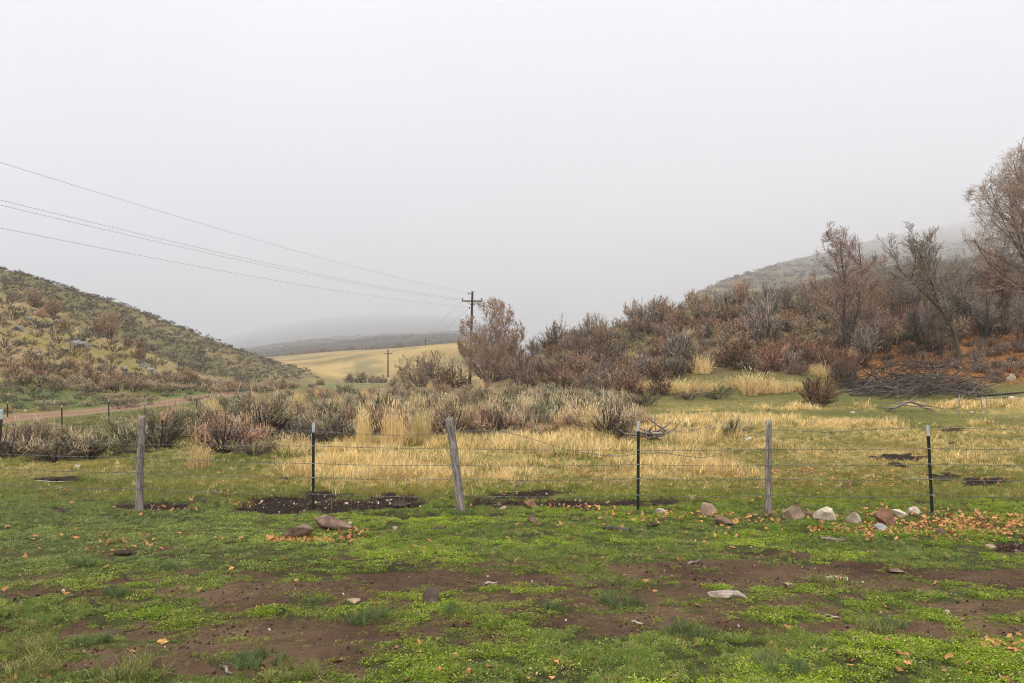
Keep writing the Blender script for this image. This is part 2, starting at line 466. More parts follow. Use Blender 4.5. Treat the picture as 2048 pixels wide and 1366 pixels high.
def tone_mat(name, c0, c1, c2=None, rough=.85, obj_var=.25, hue_var=.03, noise=None, trans=0.0, inst=False, spec=.2):
    """colour from the per-vertex tone (c0..c1[..c2]) varied a little per object"""
    m, nt, b, out = new_mat(name)
    N, Lk = nt.nodes, nt.links
    b.inputs['Roughness'].default_value = rough
    b.inputs['Specular IOR Level'].default_value = spec
    at_ = N.new('ShaderNodeAttribute'); at_.attribute_name = 'tone'
    fac = at_.outputs['Fac']
    if noise:
        tcn = N.new('ShaderNodeTexCoord'); nn = N.new('ShaderNodeTexNoise')
        nn.inputs['Scale'].default_value = noise; nn.inputs['Detail'].default_value = 4
        Lk.new(tcn.outputs['Object'], nn.inputs['Vector'])
        ad = N.new('ShaderNodeMath'); ad.operation = 'MULTIPLY_ADD'
        Lk.new(nn.outputs['Fac'], ad.inputs[0]); ad.inputs[1].default_value = 1.2; ad.inputs[2].default_value = -.6
        a2 = N.new('ShaderNodeMath'); a2.operation = 'ADD'
        Lk.new(fac, a2.inputs[0]); Lk.new(ad.outputs[0], a2.inputs[1]); fac = a2.outputs[0]
    r = N.new('ShaderNodeValToRGB')
    r.color_ramp.elements[0].color = (*c0, 1); r.color_ramp.elements[1].color = (*c1, 1)
    if c2:
        r.color_ramp.elements[1].position = .5
        e = r.color_ramp.elements.new(1.0); e.color = (*c2, 1)
    Lk.new(fac, r.inputs[0])
    oi = N.new('ShaderNodeObjectInfo')
    h = N.new('ShaderNodeHueSaturation')
    mv = N.new('ShaderNodeMapRange'); mv.inputs['To Min'].default_value = 1 - obj_var; mv.inputs['To Max'].default_value = 1 + obj_var
    Lk.new(oi.outputs['Random'], mv.inputs[0]); Lk.new(mv.outputs[0], h.inputs['Value'])
    wnn = N.new('ShaderNodeTexWhiteNoise'); wnn.noise_dimensions = '1D'
    Lk.new(oi.outputs['Random'], wnn.inputs['W'])
    mh = N.new('ShaderNodeMapRange'); mh.inputs['To Min'].default_value = .5 - hue_var; mh.inputs['To Max'].default_value = .5 + hue_var
    Lk.new(wnn.outputs['Value'], mh.inputs[0]); Lk.new(mh.outputs[0], h.inputs['Hue'])
    Lk.new(r.outputs[0], h.inputs['Color'])
    col = h.outputs[0]
    if inst:
        ia = N.new('ShaderNodeAttribute'); ia.attribute_type = 'INSTANCER'; ia.attribute_name = 'tint'
        mx = N.new('ShaderNodeMix'); mx.data_type = 'RGBA'; mx.blend_type = 'MULTIPLY'
        mx.inputs['Factor'].default_value = 1
        Lk.new(col, mx.inputs['A']); Lk.new(ia.outputs['Color'], mx.inputs['B'])
        col = mx.outputs['Result']
    Lk.new(col, b.inputs['Base Color'])
    if trans > 0:
        tr = N.new('ShaderNodeBsdfTranslucent'); Lk.new(col, tr.inputs['Color'])
        ms = N.new('ShaderNodeMixShader'); ms.inputs[0].default_value = trans
        Lk.new(b.outputs[0], ms.inputs[1]); Lk.new(tr.outputs[0], ms.inputs[2]); Lk.new(ms.outputs[0], out.inputs[0])
    return m


M = {}
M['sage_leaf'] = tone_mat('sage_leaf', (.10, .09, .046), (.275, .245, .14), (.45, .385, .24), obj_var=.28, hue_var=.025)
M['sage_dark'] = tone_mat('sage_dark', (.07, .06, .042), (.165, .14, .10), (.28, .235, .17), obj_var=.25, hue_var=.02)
M['brown_leaf'] = tone_mat('brown_leaf', (.14, .08, .045), (.33, .20, .115), (.54, .37, .225), obj_var=.25, hue_var=.02)
M['bleached'] = tone_mat('bleached', (.16, .11, .068), (.41, .30, .19), (.60, .47, .32), obj_var=.2, hue_var=.015)
M['stem_dark'] = tone_mat('stem_dark', (.035, .025, .02), (.085, .065, .05), (.14, .11, .09))
M['twig_red'] = tone_mat('twig_red', (.055, .029, .018), (.235, .13, .075), (.45, .285, .175), obj_var=.45, hue_var=.02)
M['twig_purple'] = tone_mat('twig_purple', (.048, .033, .023), (.215, .148, .10), (.43, .32, .235), obj_var=.4, hue_var=.015)
M['twig_grey'] = tone_mat('twig_grey', (.055, .042, .033), (.23, .182, .142), (.45, .375, .305), obj_var=.3, hue_var=.012)
M['bark_dark'] = tone_mat('bark_dark', (.022, .018, .015), (.06, .047, .038), (.12, .095, .075), noise=9, obj_var=.15)
M['bark_olive'] = tone_mat('bark_olive', (.05, .042, .02), (.11, .09, .05), (.19, .155, .10), noise=7, obj_var=.1)
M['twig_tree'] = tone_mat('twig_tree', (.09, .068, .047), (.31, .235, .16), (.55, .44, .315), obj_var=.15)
M['leaf_tan'] = tone_mat('leaf_tan', (.25, .125, .055), (.48, .29, .15), (.66, .47, .29), obj_var=.15, hue_var=.01, trans=.3)
M['leaf_yellow'] = tone_mat('leaf_yellow', (.38, .21, .05), (.55, .36, .12), (.62, .46, .22), obj_var=.15, hue_var=.01, trans=.3)
M['gold_blade'] = tone_mat('gold_blade', (.42, .29, .11), (.74, .56, .25), (.90, .76, .44), obj_var=.14, hue_var=.01, trans=.3)
M['grass'] = tone_mat('grass_blades', (.45, .45, .45), (1.05, 1.05, 1.05), (1.45, 1.45, 1.45), obj_var=.3, hue_var=.02, trans=.3, inst=True, rough=.5, spec=.35)
M['meadow'] = tone_mat('meadow_blades', (.5, .5, .5), (1, 1, 1), (1.5, 1.5, 1.5), obj_var=.22, hue_var=.012, trans=.42, inst=True, rough=.7)
M['litter'] = tone_mat('litter_leaf', (.26, .10, .03), (.50, .24, .09), (.60, .38, .22), obj_var=.35, hue_var=.02, trans=.15)
M['clod'] = tone_mat('soil_clod', (.022, .014, .009), (.055, .034, .022), (.12, .078, .05), obj_var=.5)
M['pebble'] = tone_mat('pebble', (.18, .13, .095), (.36, .28, .21), (.55, .48, .40), obj_var=.35)


def simple_mat(name, c, rough=.8, metal=0.0, noise=None, c2=None, bump=0.0, stretch=None, detail=6):
    m, nt, b, out = new_mat(name)
    b.inputs['Roughness'].default_value = rough; b.inputs['Metallic'].default_value = metal
    b.inputs['Base Color'].default_value = (*c, 1)
    if noise:
        N, Lk = nt.nodes, nt.links
        tcn = N.new('ShaderNodeTexCoord'); mp = N.new('ShaderNodeMapping')
        if stretch: mp.inputs['Scale'].default_value = stretch
        Lk.new(tcn.outputs['Object'], mp.inputs[0])
        nn = N.new('ShaderNodeTexNoise'); nn.inputs['Scale'].default_value = noise; nn.inputs['Detail'].default_value = detail
        nn.inputs['Roughness'].default_value = .65
        Lk.new(mp.outputs[0], nn.inputs['Vector'])
        r = N.new('ShaderNodeValToRGB')
        r.color_ramp.elements[0].position = .34; r.color_ramp.elements[1].position = .66
        r.color_ramp.elements[0].color = (*c, 1); r.color_ramp.elements[1].color = (*(c2 or c), 1)
        Lk.new(nn.outputs['Fac'], r.inputs[0]); Lk.new(r.outputs[0], b.inputs['Base Color'])
        if bump:
            bp = N.new('ShaderNodeBump'); bp.inputs['Strength'].default_value = bump; bp.inputs['Distance'].default_value = .02
            Lk.new(nn.outputs['Fac'], bp.inputs['Height']); Lk.new(bp.outputs[0], b.inputs['Normal'])
    return m


M['post_wood'] = simple_mat('weathered_post_wood', (.07, .055, .045), .95, noise=6, c2=(.42, .365, .32), bump=1.0, stretch=(7, 7, .7), detail=10)
M['pole_wood'] = simple_mat('creosote_pole_wood', (.035, .022, .015), .9, noise=4, c2=(.10, .06, .035), bump=.4, stretch=(5, 5, .4))
M['post_green'] = simple_mat('dark_green_steel', (.008, .011, .008), .55, .0, noise=14, c2=(.026, .033, .024))
M['post_rust'] = simple_mat('rusty_steel', (.035, .025, .014), .65, .0, noise=14, c2=(.075, .06, .035))
M['post_white'] = simple_mat('white_post_paint', (.28, .29, .30), .5, noise=18, c2=(.55, .57, .58))
M['orange'] = simple_mat('orange_paint', (.75, .13, .03), .6)
M['gatewhite'] = simple_mat('green_gate_paint', (.10, .22, .15), .5)
M['wire'] = simple_mat('galvanised_wire', (.10, .095, .09), .5, .6, noise=30, c2=(.26, .25, .24))
M['cable'] = simple_mat('power_cable', (.30, .30, .31), .6)
M['insul'] = simple_mat('insulator', (.02, .018, .018), .3)
M['yellow'] = simple_mat('yellow_guard', (.62, .42, .03), .5)
M['deadwood'] = simple_mat('grey_deadwood', (.09, .072, .062), .9, noise=6, c2=(.30, .255, .225), bump=.4, stretch=(3, 3, 3))
M['deaddark'] = simple_mat('dark_deadwood', (.025, .02, .016), .9, noise=6, c2=(.095, .075, .06), bump=.4)
M['pilewood'] = simple_mat('cut_branch_wood', (.04, .033, .028), .9, noise=6, c2=(.20, .17, .15), bump=.4, stretch=(3, 3, 3))
M['palewood'] = simple_mat('pale_deadwood', (.15, .11, .08), .9, noise=11, c2=(.50, .42, .335), bump=.9, stretch=(.6, 2, 2))
M['moss'] = simple_mat('mossy_deadwood', (.05, .035, .02), .95, noise=3, c2=(.24, .15, .03), bump=.4)
ROCK = {}
for nme, a, b_ in (('brown', (.085, .052, .036), (.27, .18, .13)), ('dark', (.045, .032, .027), (.14, .10, .085)),
                   ('tan', (.24, .165, .10), (.46, .34, .235)), ('cream', (.34, .265, .18), (.80, .70, .55)),
                   ('red', (.11, .055, .033), (.30, .165, .105)), ('grey', (.22, .22, .22), (.44, .44, .44)),
                   ('lichen', (.13, .125, .11), (.38, .37, .33)), ('pale', (.26, .19, .135), (.64, .53, .42))):
    ROCK[nme] = simple_mat('rock_' + nme, a, .9, noise=7, c2=b_, bump=1.0, detail=9)

# ------------------------------------------------------------------ ground sheet
ROWS = np.concatenate([np.linspace(-38, 2.2, 16), np.linspace(2.3, 13, 250), np.exp(np.linspace(math.log(13.06), math.log(46), 150)),
                       np.exp(np.linspace(math.log(46.4), math.log(185), 130)), np.exp(np.linspace(math.log(188), math.log(7600), 98))])
sc_ = np.linspace(-1, 1, 371)
so_ = np.linspace(0, 1, 26)[1:]
GX, GY = [], []
for Y in ROWS:
    Hc = .85 * max(Y, 0) + 3.2
    Ho = 60 + 1.06 * max(Y, 0)
    xs = np.concatenate([-(Hc + (Ho - Hc) * so_ ** 1.6)[::-1], sc_ * Hc, Hc + (Ho - Hc) * so_ ** 1.6])
    GX.append(xs); GY.append(np.full(len(xs), Y))
GX = np.array(GX); GY = np.array(GY)
GZ = ground_z(GX, GY)
nr, nc = GX.shape
Yc = np.maximum(GY, 3); PX = 1024 + F * GX / Yc; UU = GX / Yc
PY = HOR - (GZ - CAMZ) * F / Yc

n_a = fbm(GX * .22, GY * .25, 4, 71); n_b = fbm(GX * 1.1, GY * 1.5, 4, 72); n_c = fbm(GX * .045, GY * .045, 4, 73)
C = lambda r, g, b: np.array([r, g, b], float)


def lerp(A, B, t):
    return A + (B - A) * np.clip(t, 0, 1)[..., None]


green = lerp(np.broadcast_to(C(.035, .033, .014), GX.shape + (3,)), C(.085, .095, .026), n_b * 1.6 - .3)
col = green
olive = lerp(C(.14, .15, .04), C(.25, .20, .07), n_a * 2 - .5)
col = lerp(col, olive, sstep(11, 15, GY) * (.25 + .9 * n_a))
gold = gold_mask(GX, GY)
col = lerp(col, np.broadcast_to(C(.50, .36, .13), col.shape), gold * .8)
# sage flat: brown earth with litter
sageflat = sstep(22, 27, GY) * (1 - sstep(0.06, 0.16, UU)) * sstep(-.52, -.42, UU)
col = lerp(col, lerp(C(.12, .085, .05), C(.22, .17, .09), n_b), sageflat * .8)
# banks and hill on the left
lefthill = sstep(-28.0, -31.5, GX + 0 * GY) * sstep(24, 30, GY)
col = lerp(col, lerp(C(.10, .15, .045), C(.23, .18, .07), n_a * 2.4 - .7), sstep(-20, -27, GX) * sstep(24, 30, GY))
hl = sstep(1.6, 3.4, GZ) * (1 - sstep(-.33, -.27, UU)) * (GY < 215) * (1 - sstep(172, 178, GY) * (UU > -.42))
spur = lerp(C(.235, .195, .062), C(.36, .25, .13), n_b * 1.5 - .25 + (n_a - .5) * 1.6)
far_face = lerp(C(.155, .142, .058), C(.25, .187, .09), n_c * 2.2 - .6 + (n_a - .5))
col = lerp(col, lerp(spur, far_face, sstep(78, 95, GY)), hl)
# slope on the right
hr = sstep(1.7, 2.6, GZ) * (UU > -.02) * (GY < 140)
col = lerp(col, lerp(C(.07, .05, .025), C(.20, .15, .07), n_b * 1.5 - .2), hr)
col = lerp(col, lerp(C(.08, .105, .028), C(.16, .13, .05), n_a), sstep(35, 39, GY) * (1 - sstep(43, 46, GY)) * (UU > .14) * .8)
lit = litter_mask(GX, GY)
col = lerp(col, lerp(C(.045, .024, .013), C(.29, .125, .045), n_b * 2.2 - .6), lit)
# beyond: straw field, grey-brown far hill, tan hill at the right
fld = np.maximum(sstep(120, 150, GY) * sstep(-.33, -.27, UU), sstep(172, 178, GY)) * (1 - sstep(540, 600, GY)) * sstep(-.48, -.44, UU) * (UU < .06)
strawc = lerp(C(.27, .19, .075), C(.42, .305, .13), n_c * 2 - .5)
strawc = lerp(strawc, np.broadcast_to(C(.17, .15, .075), strawc.shape), sstep(.48, .64, fbm(GX * .07, GY * .03, 4, 81)) * .8)
col = lerp(col, strawc, fld)
farh = sstep(560, 620, GY) * (UU < .08)
col = lerp(col, lerp(C(.045, .041, .035), C(.085, .075, .055), n_c), farh)
rh = sstep(120, 160, GY) * (UU > .2)
col = lerp(col, lerp(C(.10, .085, .052), C(.24, .175, .09), n_c * 2.2 - .6), rh)
# dirt road
rd = np.abs(GX - road_x(GY)) + (n_b - .5) * .8
roadm = (1 - sstep(1.05, 1.7, rd)) * sstep(8, 14, GY) * (1 - sstep(84, 95, GY))
rut = np.exp(-((np.abs(GX - road_x(GY)) - .8) / .35) ** 2)
col = lerp(col, lerp(C(.18, .105, .062), C(.31, .20, .125), n_b * .7 + rut * .4), roadm)
soil = soil_mask(GX, GY) * (GY < 46)
dark = blobs(GX, GY, DARK, 31, .8)
soilc = lerp(C(.058, .033, .019), C(.15, .094, .057), n_b * 1.7 - .35)
soilc = lerp(soilc, np.broadcast_to(C(.05, .034, .022), soilc.shape), sstep(9, 9.8, GY) * .6)
soilc = lerp(soilc, np.broadcast_to(C(.024, .016, .011), soilc.shape), np.clip(dark * 1.9 - .35 + (fbm(GX * 6, GY * 7, 3, 91) - .5) * 2.2, 0, 1))

gm = bpy.data.meshes.new('ground')
idx = np.arange(nr * nc).reshape(nr, nc)
q = np.stack([idx[:-1, :-1], idx[:-1, 1:], idx[1:, 1:], idx[1:, :-1]], -1).reshape(-1, 4)
gm.vertices.add(nr * nc); gm.vertices.foreach_set('co', np.stack([GX, GY, GZ], -1).reshape(-1))
gm.loops.add(q.size); gm.loops.foreach_set('vertex_index', q.reshape(-1).astype(np.int32))
gm.polygons.add(len(q)); gm.polygons.foreach_set('loop_start', (np.arange(len(q)) * 4).astype(np.int32))
gm.polygons.foreach_set('loop_total', np.full(len(q), 4, np.int32))
gm.polygons.foreach_set('use_smooth', np.full(len(q), True))
gm.update(calc_edges=True)


def vcol(me, name, A):
    a = me.attributes.new(name, 'FLOAT_COLOR', 'POINT')
    a.data.foreach_set('color', np.concatenate([A.reshape(-1, 3), np.ones((A.size // 3, 1))], 1).astype(np.float32).reshape(-1))


def vflt(me, name, A):
    a = me.attributes.new(name, 'FLOAT', 'POINT'); a.data.foreach_set('value', A.reshape(-1).astype(np.float32))


vcol(gm, 'zone', col); vcol(gm, 'earth', soilc); vflt(gm, 'soil', soil)
brushy = np.clip(np.maximum(np.maximum(farh * .9, rh * .75), hl * sstep(80, 110, GY) * .35), 0, 1)
vflt(gm, 'brush', brushy)
scree = hl * (1 - sstep(80, 100, GY)) * sstep(.45, .62, n_a * .6 + n_b * .4)
vflt(gm, 'scree', np.clip(scree + roadm * .35, 0, 1))

m, nt, b, out = new_mat('ground_cover')
N, Lk = nt.nodes, nt.links
b.inputs['Roughness'].default_value = .95; b.inputs['Specular IOR Level'].default_value = .1


def attr(n_):
    a = N.new('ShaderNodeAttribute'); a.attribute_name = n_; return a


def noise(scale, det=5, rough=.6, vec=None):
    t = N.new('ShaderNodeTexNoise'); t.inputs['Scale'].default_value = scale; t.inputs['Detail'].default_value = det
    t.inputs['Roughness'].default_value = rough
    Lk.new(vec or geo.outputs['Position'], t.inputs['Vector']); return t


def mathn(op, a, b_=None, c=None):
    t = N.new('ShaderNodeMath'); t.operation = op
    for i, v in enumerate((a, b_, c)):
        if v is None: continue
        if isinstance(v, (int, float)): t.inputs[i].default_value = v
        else: Lk.new(v, t.inputs[i])
    return t.outputs[0]


def mixc(f, A, B, blend='MIX'):
    t = N.new('ShaderNodeMix'); t.data_type = 'RGBA'; t.blend_type = blend
    for s, v in (('Factor', f), ('A', A), ('B', B)):
        if isinstance(v, (int, float)): t.inputs[s].default_value = v
        elif isinstance(v, tuple): t.inputs[s].default_value = (*v, 1)
        else: Lk.new(v, t.inputs[s])
    return t.outputs['Result']


def mrange(v, a, b_, c, d):
    t = N.new('ShaderNodeMapRange'); Lk.new(v, t.inputs[0])
    for i, x in enumerate((a, b_, c, d)): t.inputs[i + 1].default_value = x
    return t.outputs[0]


geo = N.new('ShaderNodeNewGeometry')
nf = noise(38, 5, .7); nm_ = noise(7, 5, .65); nl = noise(.9, 4)
zone = attr('zone').outputs['Color']; earth = attr('earth').outputs['Color']
v1 = mrange(nf.outputs['Fac'], .3, .7, .55, 1.5)
v2 = mrange(nm_.outputs['Fac'], .3, .7, .65, 1.35)
var = mathn('MULTIPLY', v1, v2)
sc1 = N.new('ShaderNodeVectorMath'); sc1.operation = 'SCALE'; Lk.new(zone, sc1.inputs[0]); Lk.new(var, sc1.inputs['Scale'])
ev = mathn('MULTIPLY', mrange(nf.outputs['Fac'], .3, .7, .7, 1.3), mrange(nm_.outputs['Fac'], .3, .7, .75, 1.25))
sc2 = N.new('ShaderNodeVectorMath'); sc2.operation = 'SCALE'; Lk.new(earth, sc2.inputs[0]); Lk.new(ev, sc2.inputs['Scale'])
sm = mathn('ADD', attr('soil').outputs['Fac'], mathn('MULTIPLY_ADD', nm_.outputs['Fac'], .9, -.45))
sm = mrange(sm, .22, .5, 0, 1)
c1 = mixc(sm, sc1.outputs[0], sc2.outputs[0])
# scree: pale stones on the near spur and gravel of the road
vo = N.new('ShaderNodeTexVoronoi'); vo.inputs['Scale'].default_value = 3.2; vo.inputs['Randomness'].default_value = 1
Lk.new(geo.outputs['Position'], vo.inputs['Vector'])
vs = mathn('MULTIPLY', mrange(vo.outputs['Distance'], .22, .34, 1, 0), attr('scree').outputs['Fac'])
c2 = mixc(vs, c1, mixc(mrange(nl.outputs['Fac'], .3, .7, 0, 1), (.24, .165, .10), (.42, .32, .23)))
# brush that is too far away to tell bush from bush
vb = N.new('ShaderNodeTexVoronoi'); vb.inputs['Scale'].default_value = .22
mp = N.new('ShaderNodeMapping'); mp.inputs['Scale'].default_value = (1, .45, 1)
Lk.new(geo.outputs['Position'], mp.inputs[0]); Lk.new(mp.outputs[0], vb.inputs['Vector'])
nb = noise(.02, 4)
bs = mathn('MULTIPLY', mrange(vb.outputs['Distance'], .30, .62, 1, 0), mathn('MULTIPLY', attr('brush').outputs['Fac'], mrange(nb.outputs['Fac'], .38, .6, .25, 1)))
c3 = mixc(bs, c2, (.055, .048, .042))
Lk.new(c3, b.inputs['Base Color'])
bp = N.new('ShaderNodeBump'); bp.inputs['Strength'].default_value = 1.0; bp.inputs['Distance'].default_value = .05
hsum = mathn('ADD', mathn('MULTIPLY', nf.outputs['Fac'], .45), mathn('MULTIPLY', nm_.outputs['Fac'], 1.0))
Lk.new(hsum, bp.inputs['Height']); Lk.new(bp.outputs[0], b.inputs['Normal'])
gm.materials.append(m)
gro = bpy.data.objects.new('ground', gm); COL.objects.link(gro); gro['kind'] = 'structure'

# ------------------------------------------------------------------ haze: one closed box of thin even air
HZ = (-8300, 8300, -45, 7750, -5.0, 2150)
assert GZ.min() > HZ[4] + .5 and GZ.max() < HZ[5] - 5, (GZ.min(), GZ.max())
bm = bmesh.new(); bmesh.ops.create_cube(bm, size=1)
for v in bm.verts:
    v.co = Vector((HZ[0] if v.co.x < 0 else HZ[1], HZ[2] if v.co.y < 0 else HZ[3], HZ[4] if v.co.z < 0 else HZ[5]))
me = bpy.data.meshes.new('haze'); bm.to_mesh(me); bm.free()
hm = bpy.data.materials.new('haze_air'); hm.use_nodes = True
hn = hm.node_tree; hn.nodes.clear()
ho_ = hn.nodes.new('ShaderNodeOutputMaterial'); hv = hn.nodes.new('ShaderNodeVolumePrincipled')
hv.inputs['Color'].default_value = (.964, .974, .996, 1)
hv.inputs['Density'].default_value = 1 / 2300
hv.inputs['Anisotropy'].default_value = 0.0
hn.links.new(hv.outputs[0], ho_.inputs['Volume'])
me.materials.append(hm)
hzo = bpy.data.objects.new('haze', me); COL.objects.link(hzo); hzo['kind'] = 'stuff'


# ------------------------------------------------------------------ object helpers
def obj(name, me, parent=None, loc=None, rz=0.0, s=1.0):
    o = bpy.data.objects.new(name, me); COL.objects.link(o)
    if parent is not None: o.parent = parent
    if loc is not None: o.location = loc
    o.rotation_euler = (0, 0, rz)
    o.scale = (s, s, s) if np.isscalar(s) else s
    return o


def tag(o, label, cat, group=None):
    o['label'] = label; o['category'] = cat
    if group: o['group'] = group
    return o


def thing(name, label, cat, loc=(0, 0, 0), rz=0.0, s=1.0, group=None):
    return tag(obj(name, None, None, loc, rz, s), label, cat, group)


def tris(me):
    return sum(len(p.vertices) - 2 for p in me.polygons)


src_count = [0]


def scatter(name, pts, rot, scl, pick, tint, sources, label=None, cat=None):
    """stuff: instances of small source meshes on fixed points (geometry nodes)"""
    c = bpy.data.collections.new(name + '_kinds')
    for i, sme in enumerate(sources):
        c.objects.link(bpy.data.objects.new('%s_kind_%02d' % (name, i), sme))
    me = bpy.data.meshes.new(name)
    me.vertices.add(len(pts)); me.vertices.foreach_set('co', np.asarray(pts, np.float32).reshape(-1))
    a = me.attributes.new('rot', 'FLOAT_VECTOR', 'POINT'); a.data.foreach_set('vector', np.asarray(rot, np.float32).reshape(-1))
    a = me.attributes.new('scl', 'FLOAT_VECTOR', 'POINT'); a.data.foreach_set('vector', np.asarray(scl, np.float32).reshape(-1))
    a = me.attributes.new('pick', 'INT', 'POINT'); a.data.foreach_set('value', np.asarray(pick, np.int32))
    a = me.attributes.new('tint', 'FLOAT_COLOR', 'POINT')
    a.data.foreach_set('color', np.concatenate([tint, np.ones((len(tint), 1))], 1).astype(np.float32).reshape(-1))
    o = obj(name, me); o['kind'] = 'stuff'
    if label: o['label'] = label
    ng = bpy.data.node_groups.new(name + '_scatter', 'GeometryNodeTree')
    ng.interface.new_socket('Geometry', in_out='INPUT', socket_type='NodeSocketGeometry')
    ng.interface.new_socket('Geometry', in_out='OUTPUT', socket_type='NodeSocketGeometry')
    n = ng.nodes; l = ng.links
    gi = n.new('NodeGroupInput'); go = n.new('NodeGroupOutput')
    ci = n.new('GeometryNodeCollectionInfo'); ci.inputs['Collection'].default_value = c
    ci.inputs['Separate Children'].default_value = True; ci.inputs['Reset Children'].default_value = True
    ip = n.new('GeometryNodeInstanceOnPoints'); ip.inputs['Pick Instance'].default_value = True

    def na(nm, ty):
        x = n.new('GeometryNodeInputNamedAttribute'); x.data_type = ty; x.inputs['Name'].default_value = nm
        return x.outputs['Attribute']
    l.new(gi.outputs[0], ip.inputs['Points']); l.new(ci.outputs[0], ip.inputs['Instance'])
    l.new(na('pick', 'INT'), ip.inputs['Instance Index']); l.new(na('scl', 'FLOAT_VECTOR'), ip.inputs['Scale'])
    er = n.new('FunctionNodeEulerToRotation'); l.new(na('rot', 'FLOAT_VECTOR'), er.inputs[0]); l.new(er.outputs[0], ip.inputs['Rotation'])
    l.new(ip.outputs[0], go.inputs[0])
    mod = o.modifiers.new('scatter', 'NODES'); mod.node_group = ng
    return o


def slope_rot(x, y, rng, amount=1.0, d=.12):
    zx = (ground_z(x + d, y) - ground_z(x - d, y)) / (2 * d); zy = (ground_z(x, y + d) - ground_z(x, y - d)) / (2 * d)
    return np.stack([np.arctan(zy) * amount, -np.arctan(zx) * amount, np.zeros_like(x)], 1)


# ------------------------------------------------------------------ plant meshes (nominal height 1 m)
def sage_parts(seed, ntw=110, nlf=15, ll=.055, lw=.013, wide=.75, stalk=.25, bare=.35, two=True, nst=22, mats=('stem_dark', 'sage_leaf')):
    """rounded sagebrush: twisted stems, many upright leafy twigs, a few dry stalks above"""
    rng = RS(seed)
    A, B = MB(), MB()
    P, R = stems_base(rng, nst, .75, 62, 3, .16, .10, .022)
    P[..., :2] *= wide / .75
    tubes(A, P, R, 3, .25)
    # lumps of the crown
    nl_ = 15
    la = rng.rand(nl_) * 6.28; lr = np.sqrt(rng.rand(nl_)) * wide
    q_ = np.clip(1 - (lr / (wide * 1.05)) ** 2, .05, 1) ** .5
    lump = np.stack([lr * np.cos(la), lr * np.sin(la), q_ * (.25 + .5 * rng.rand(nl_) ** .7)], 1)
    lump[:5, 2] = .16 + .12 * rng.rand(5); lr5 = wide * (.55 + .4 * rng.rand(5)); lump[:5, 0] = lr5 * np.cos(la[:5]); lump[:5, 1] = lr5 * np.sin(la[:5])
    k = rng.randint(0, nl_, ntw)
    dr = nrm(np.stack([lump[k, 0] * .6, lump[k, 1] * .6, .7 + 0 * lump[k, 0]], 1) + .45 * rng.randn(ntw, 3) * np.array([1, 1, .5]))
    dr[:, 2] = np.abs(dr[:, 2])
    tip = lump[k] + dr * (.16 + .12 * rng.rand(ntw, 1))
    tip[:, 2] = np.clip(tip[:, 2], .10, 1.0)
    root = lump[k] * np.array([.62, .62, .5]) + .07 * rng.randn(ntw, 3)
    root[:, 2] = np.abs(root[:, 2])
    mid = (root + tip) * .5 + .04 * rng.randn(ntw, 3)
    PP = np.stack([root, mid, tip], 1)
    ribbons(A, PP, np.array([.008, .006, .003])[None] * np.ones((ntw, 1)), rng, .35 + .4 * rng.rand(ntw))
    t = bare + (1 - bare) * rng.rand(ntw, nlf)
    seg = (t * 2).astype(int).clip(0, 1); fr = (t * 2 - seg)[..., None]
    ii = np.arange(ntw)[:, None]
    base = PP[ii, seg] * (1 - fr) + PP[ii, seg + 1] * fr
    tw = nrm(tip - root)[:, None] + np.zeros((1, nlf, 1))
    d = tw + .75 * rng.randn(ntw, nlf, 3) + np.array([0, 0, .35])
    tone = np.clip(.02 + .75 * t + .18 * rng.randn(ntw, nlf) + .18 * (k[:, None] % 3 - 1), 0, 1)  # leaves darken inward along the twig: inner shade put into the colour
    leaves(B if two else A, base.reshape(-1, 3), d.reshape(-1, 3), ll * (.7 + .6 * rng.rand(ntw * nlf)), lw * (.7 + .6 * rng.rand(ntw * nlf)), rng, tone.reshape(-1), 0 if two else 1)
    ns = int(ntw * stalk)
    if ns:
        j = rng.choice(ntw, ns)
        sp = PP[j, 2]; sdir = nrm(np.array([0, 0, 1.]) + .25 * rng.randn(ns, 3))
        L = .10 + .12 * rng.rand(ns, 1)
        ribbons(B if two else A, np.stack([sp, sp + sdir * L], 1), np.array([.005, .004])[None] * np.ones((ns, 1)), rng, .95, 0 if two else 1)
    mt = [M[mats[0]], M[mats[1]]]
    if two:
        return A.mesh('shrub_stem', [mt[0]]), B.mesh('shrub_foliage', [mt[1]])
    return A.mesh('shrub', mt)


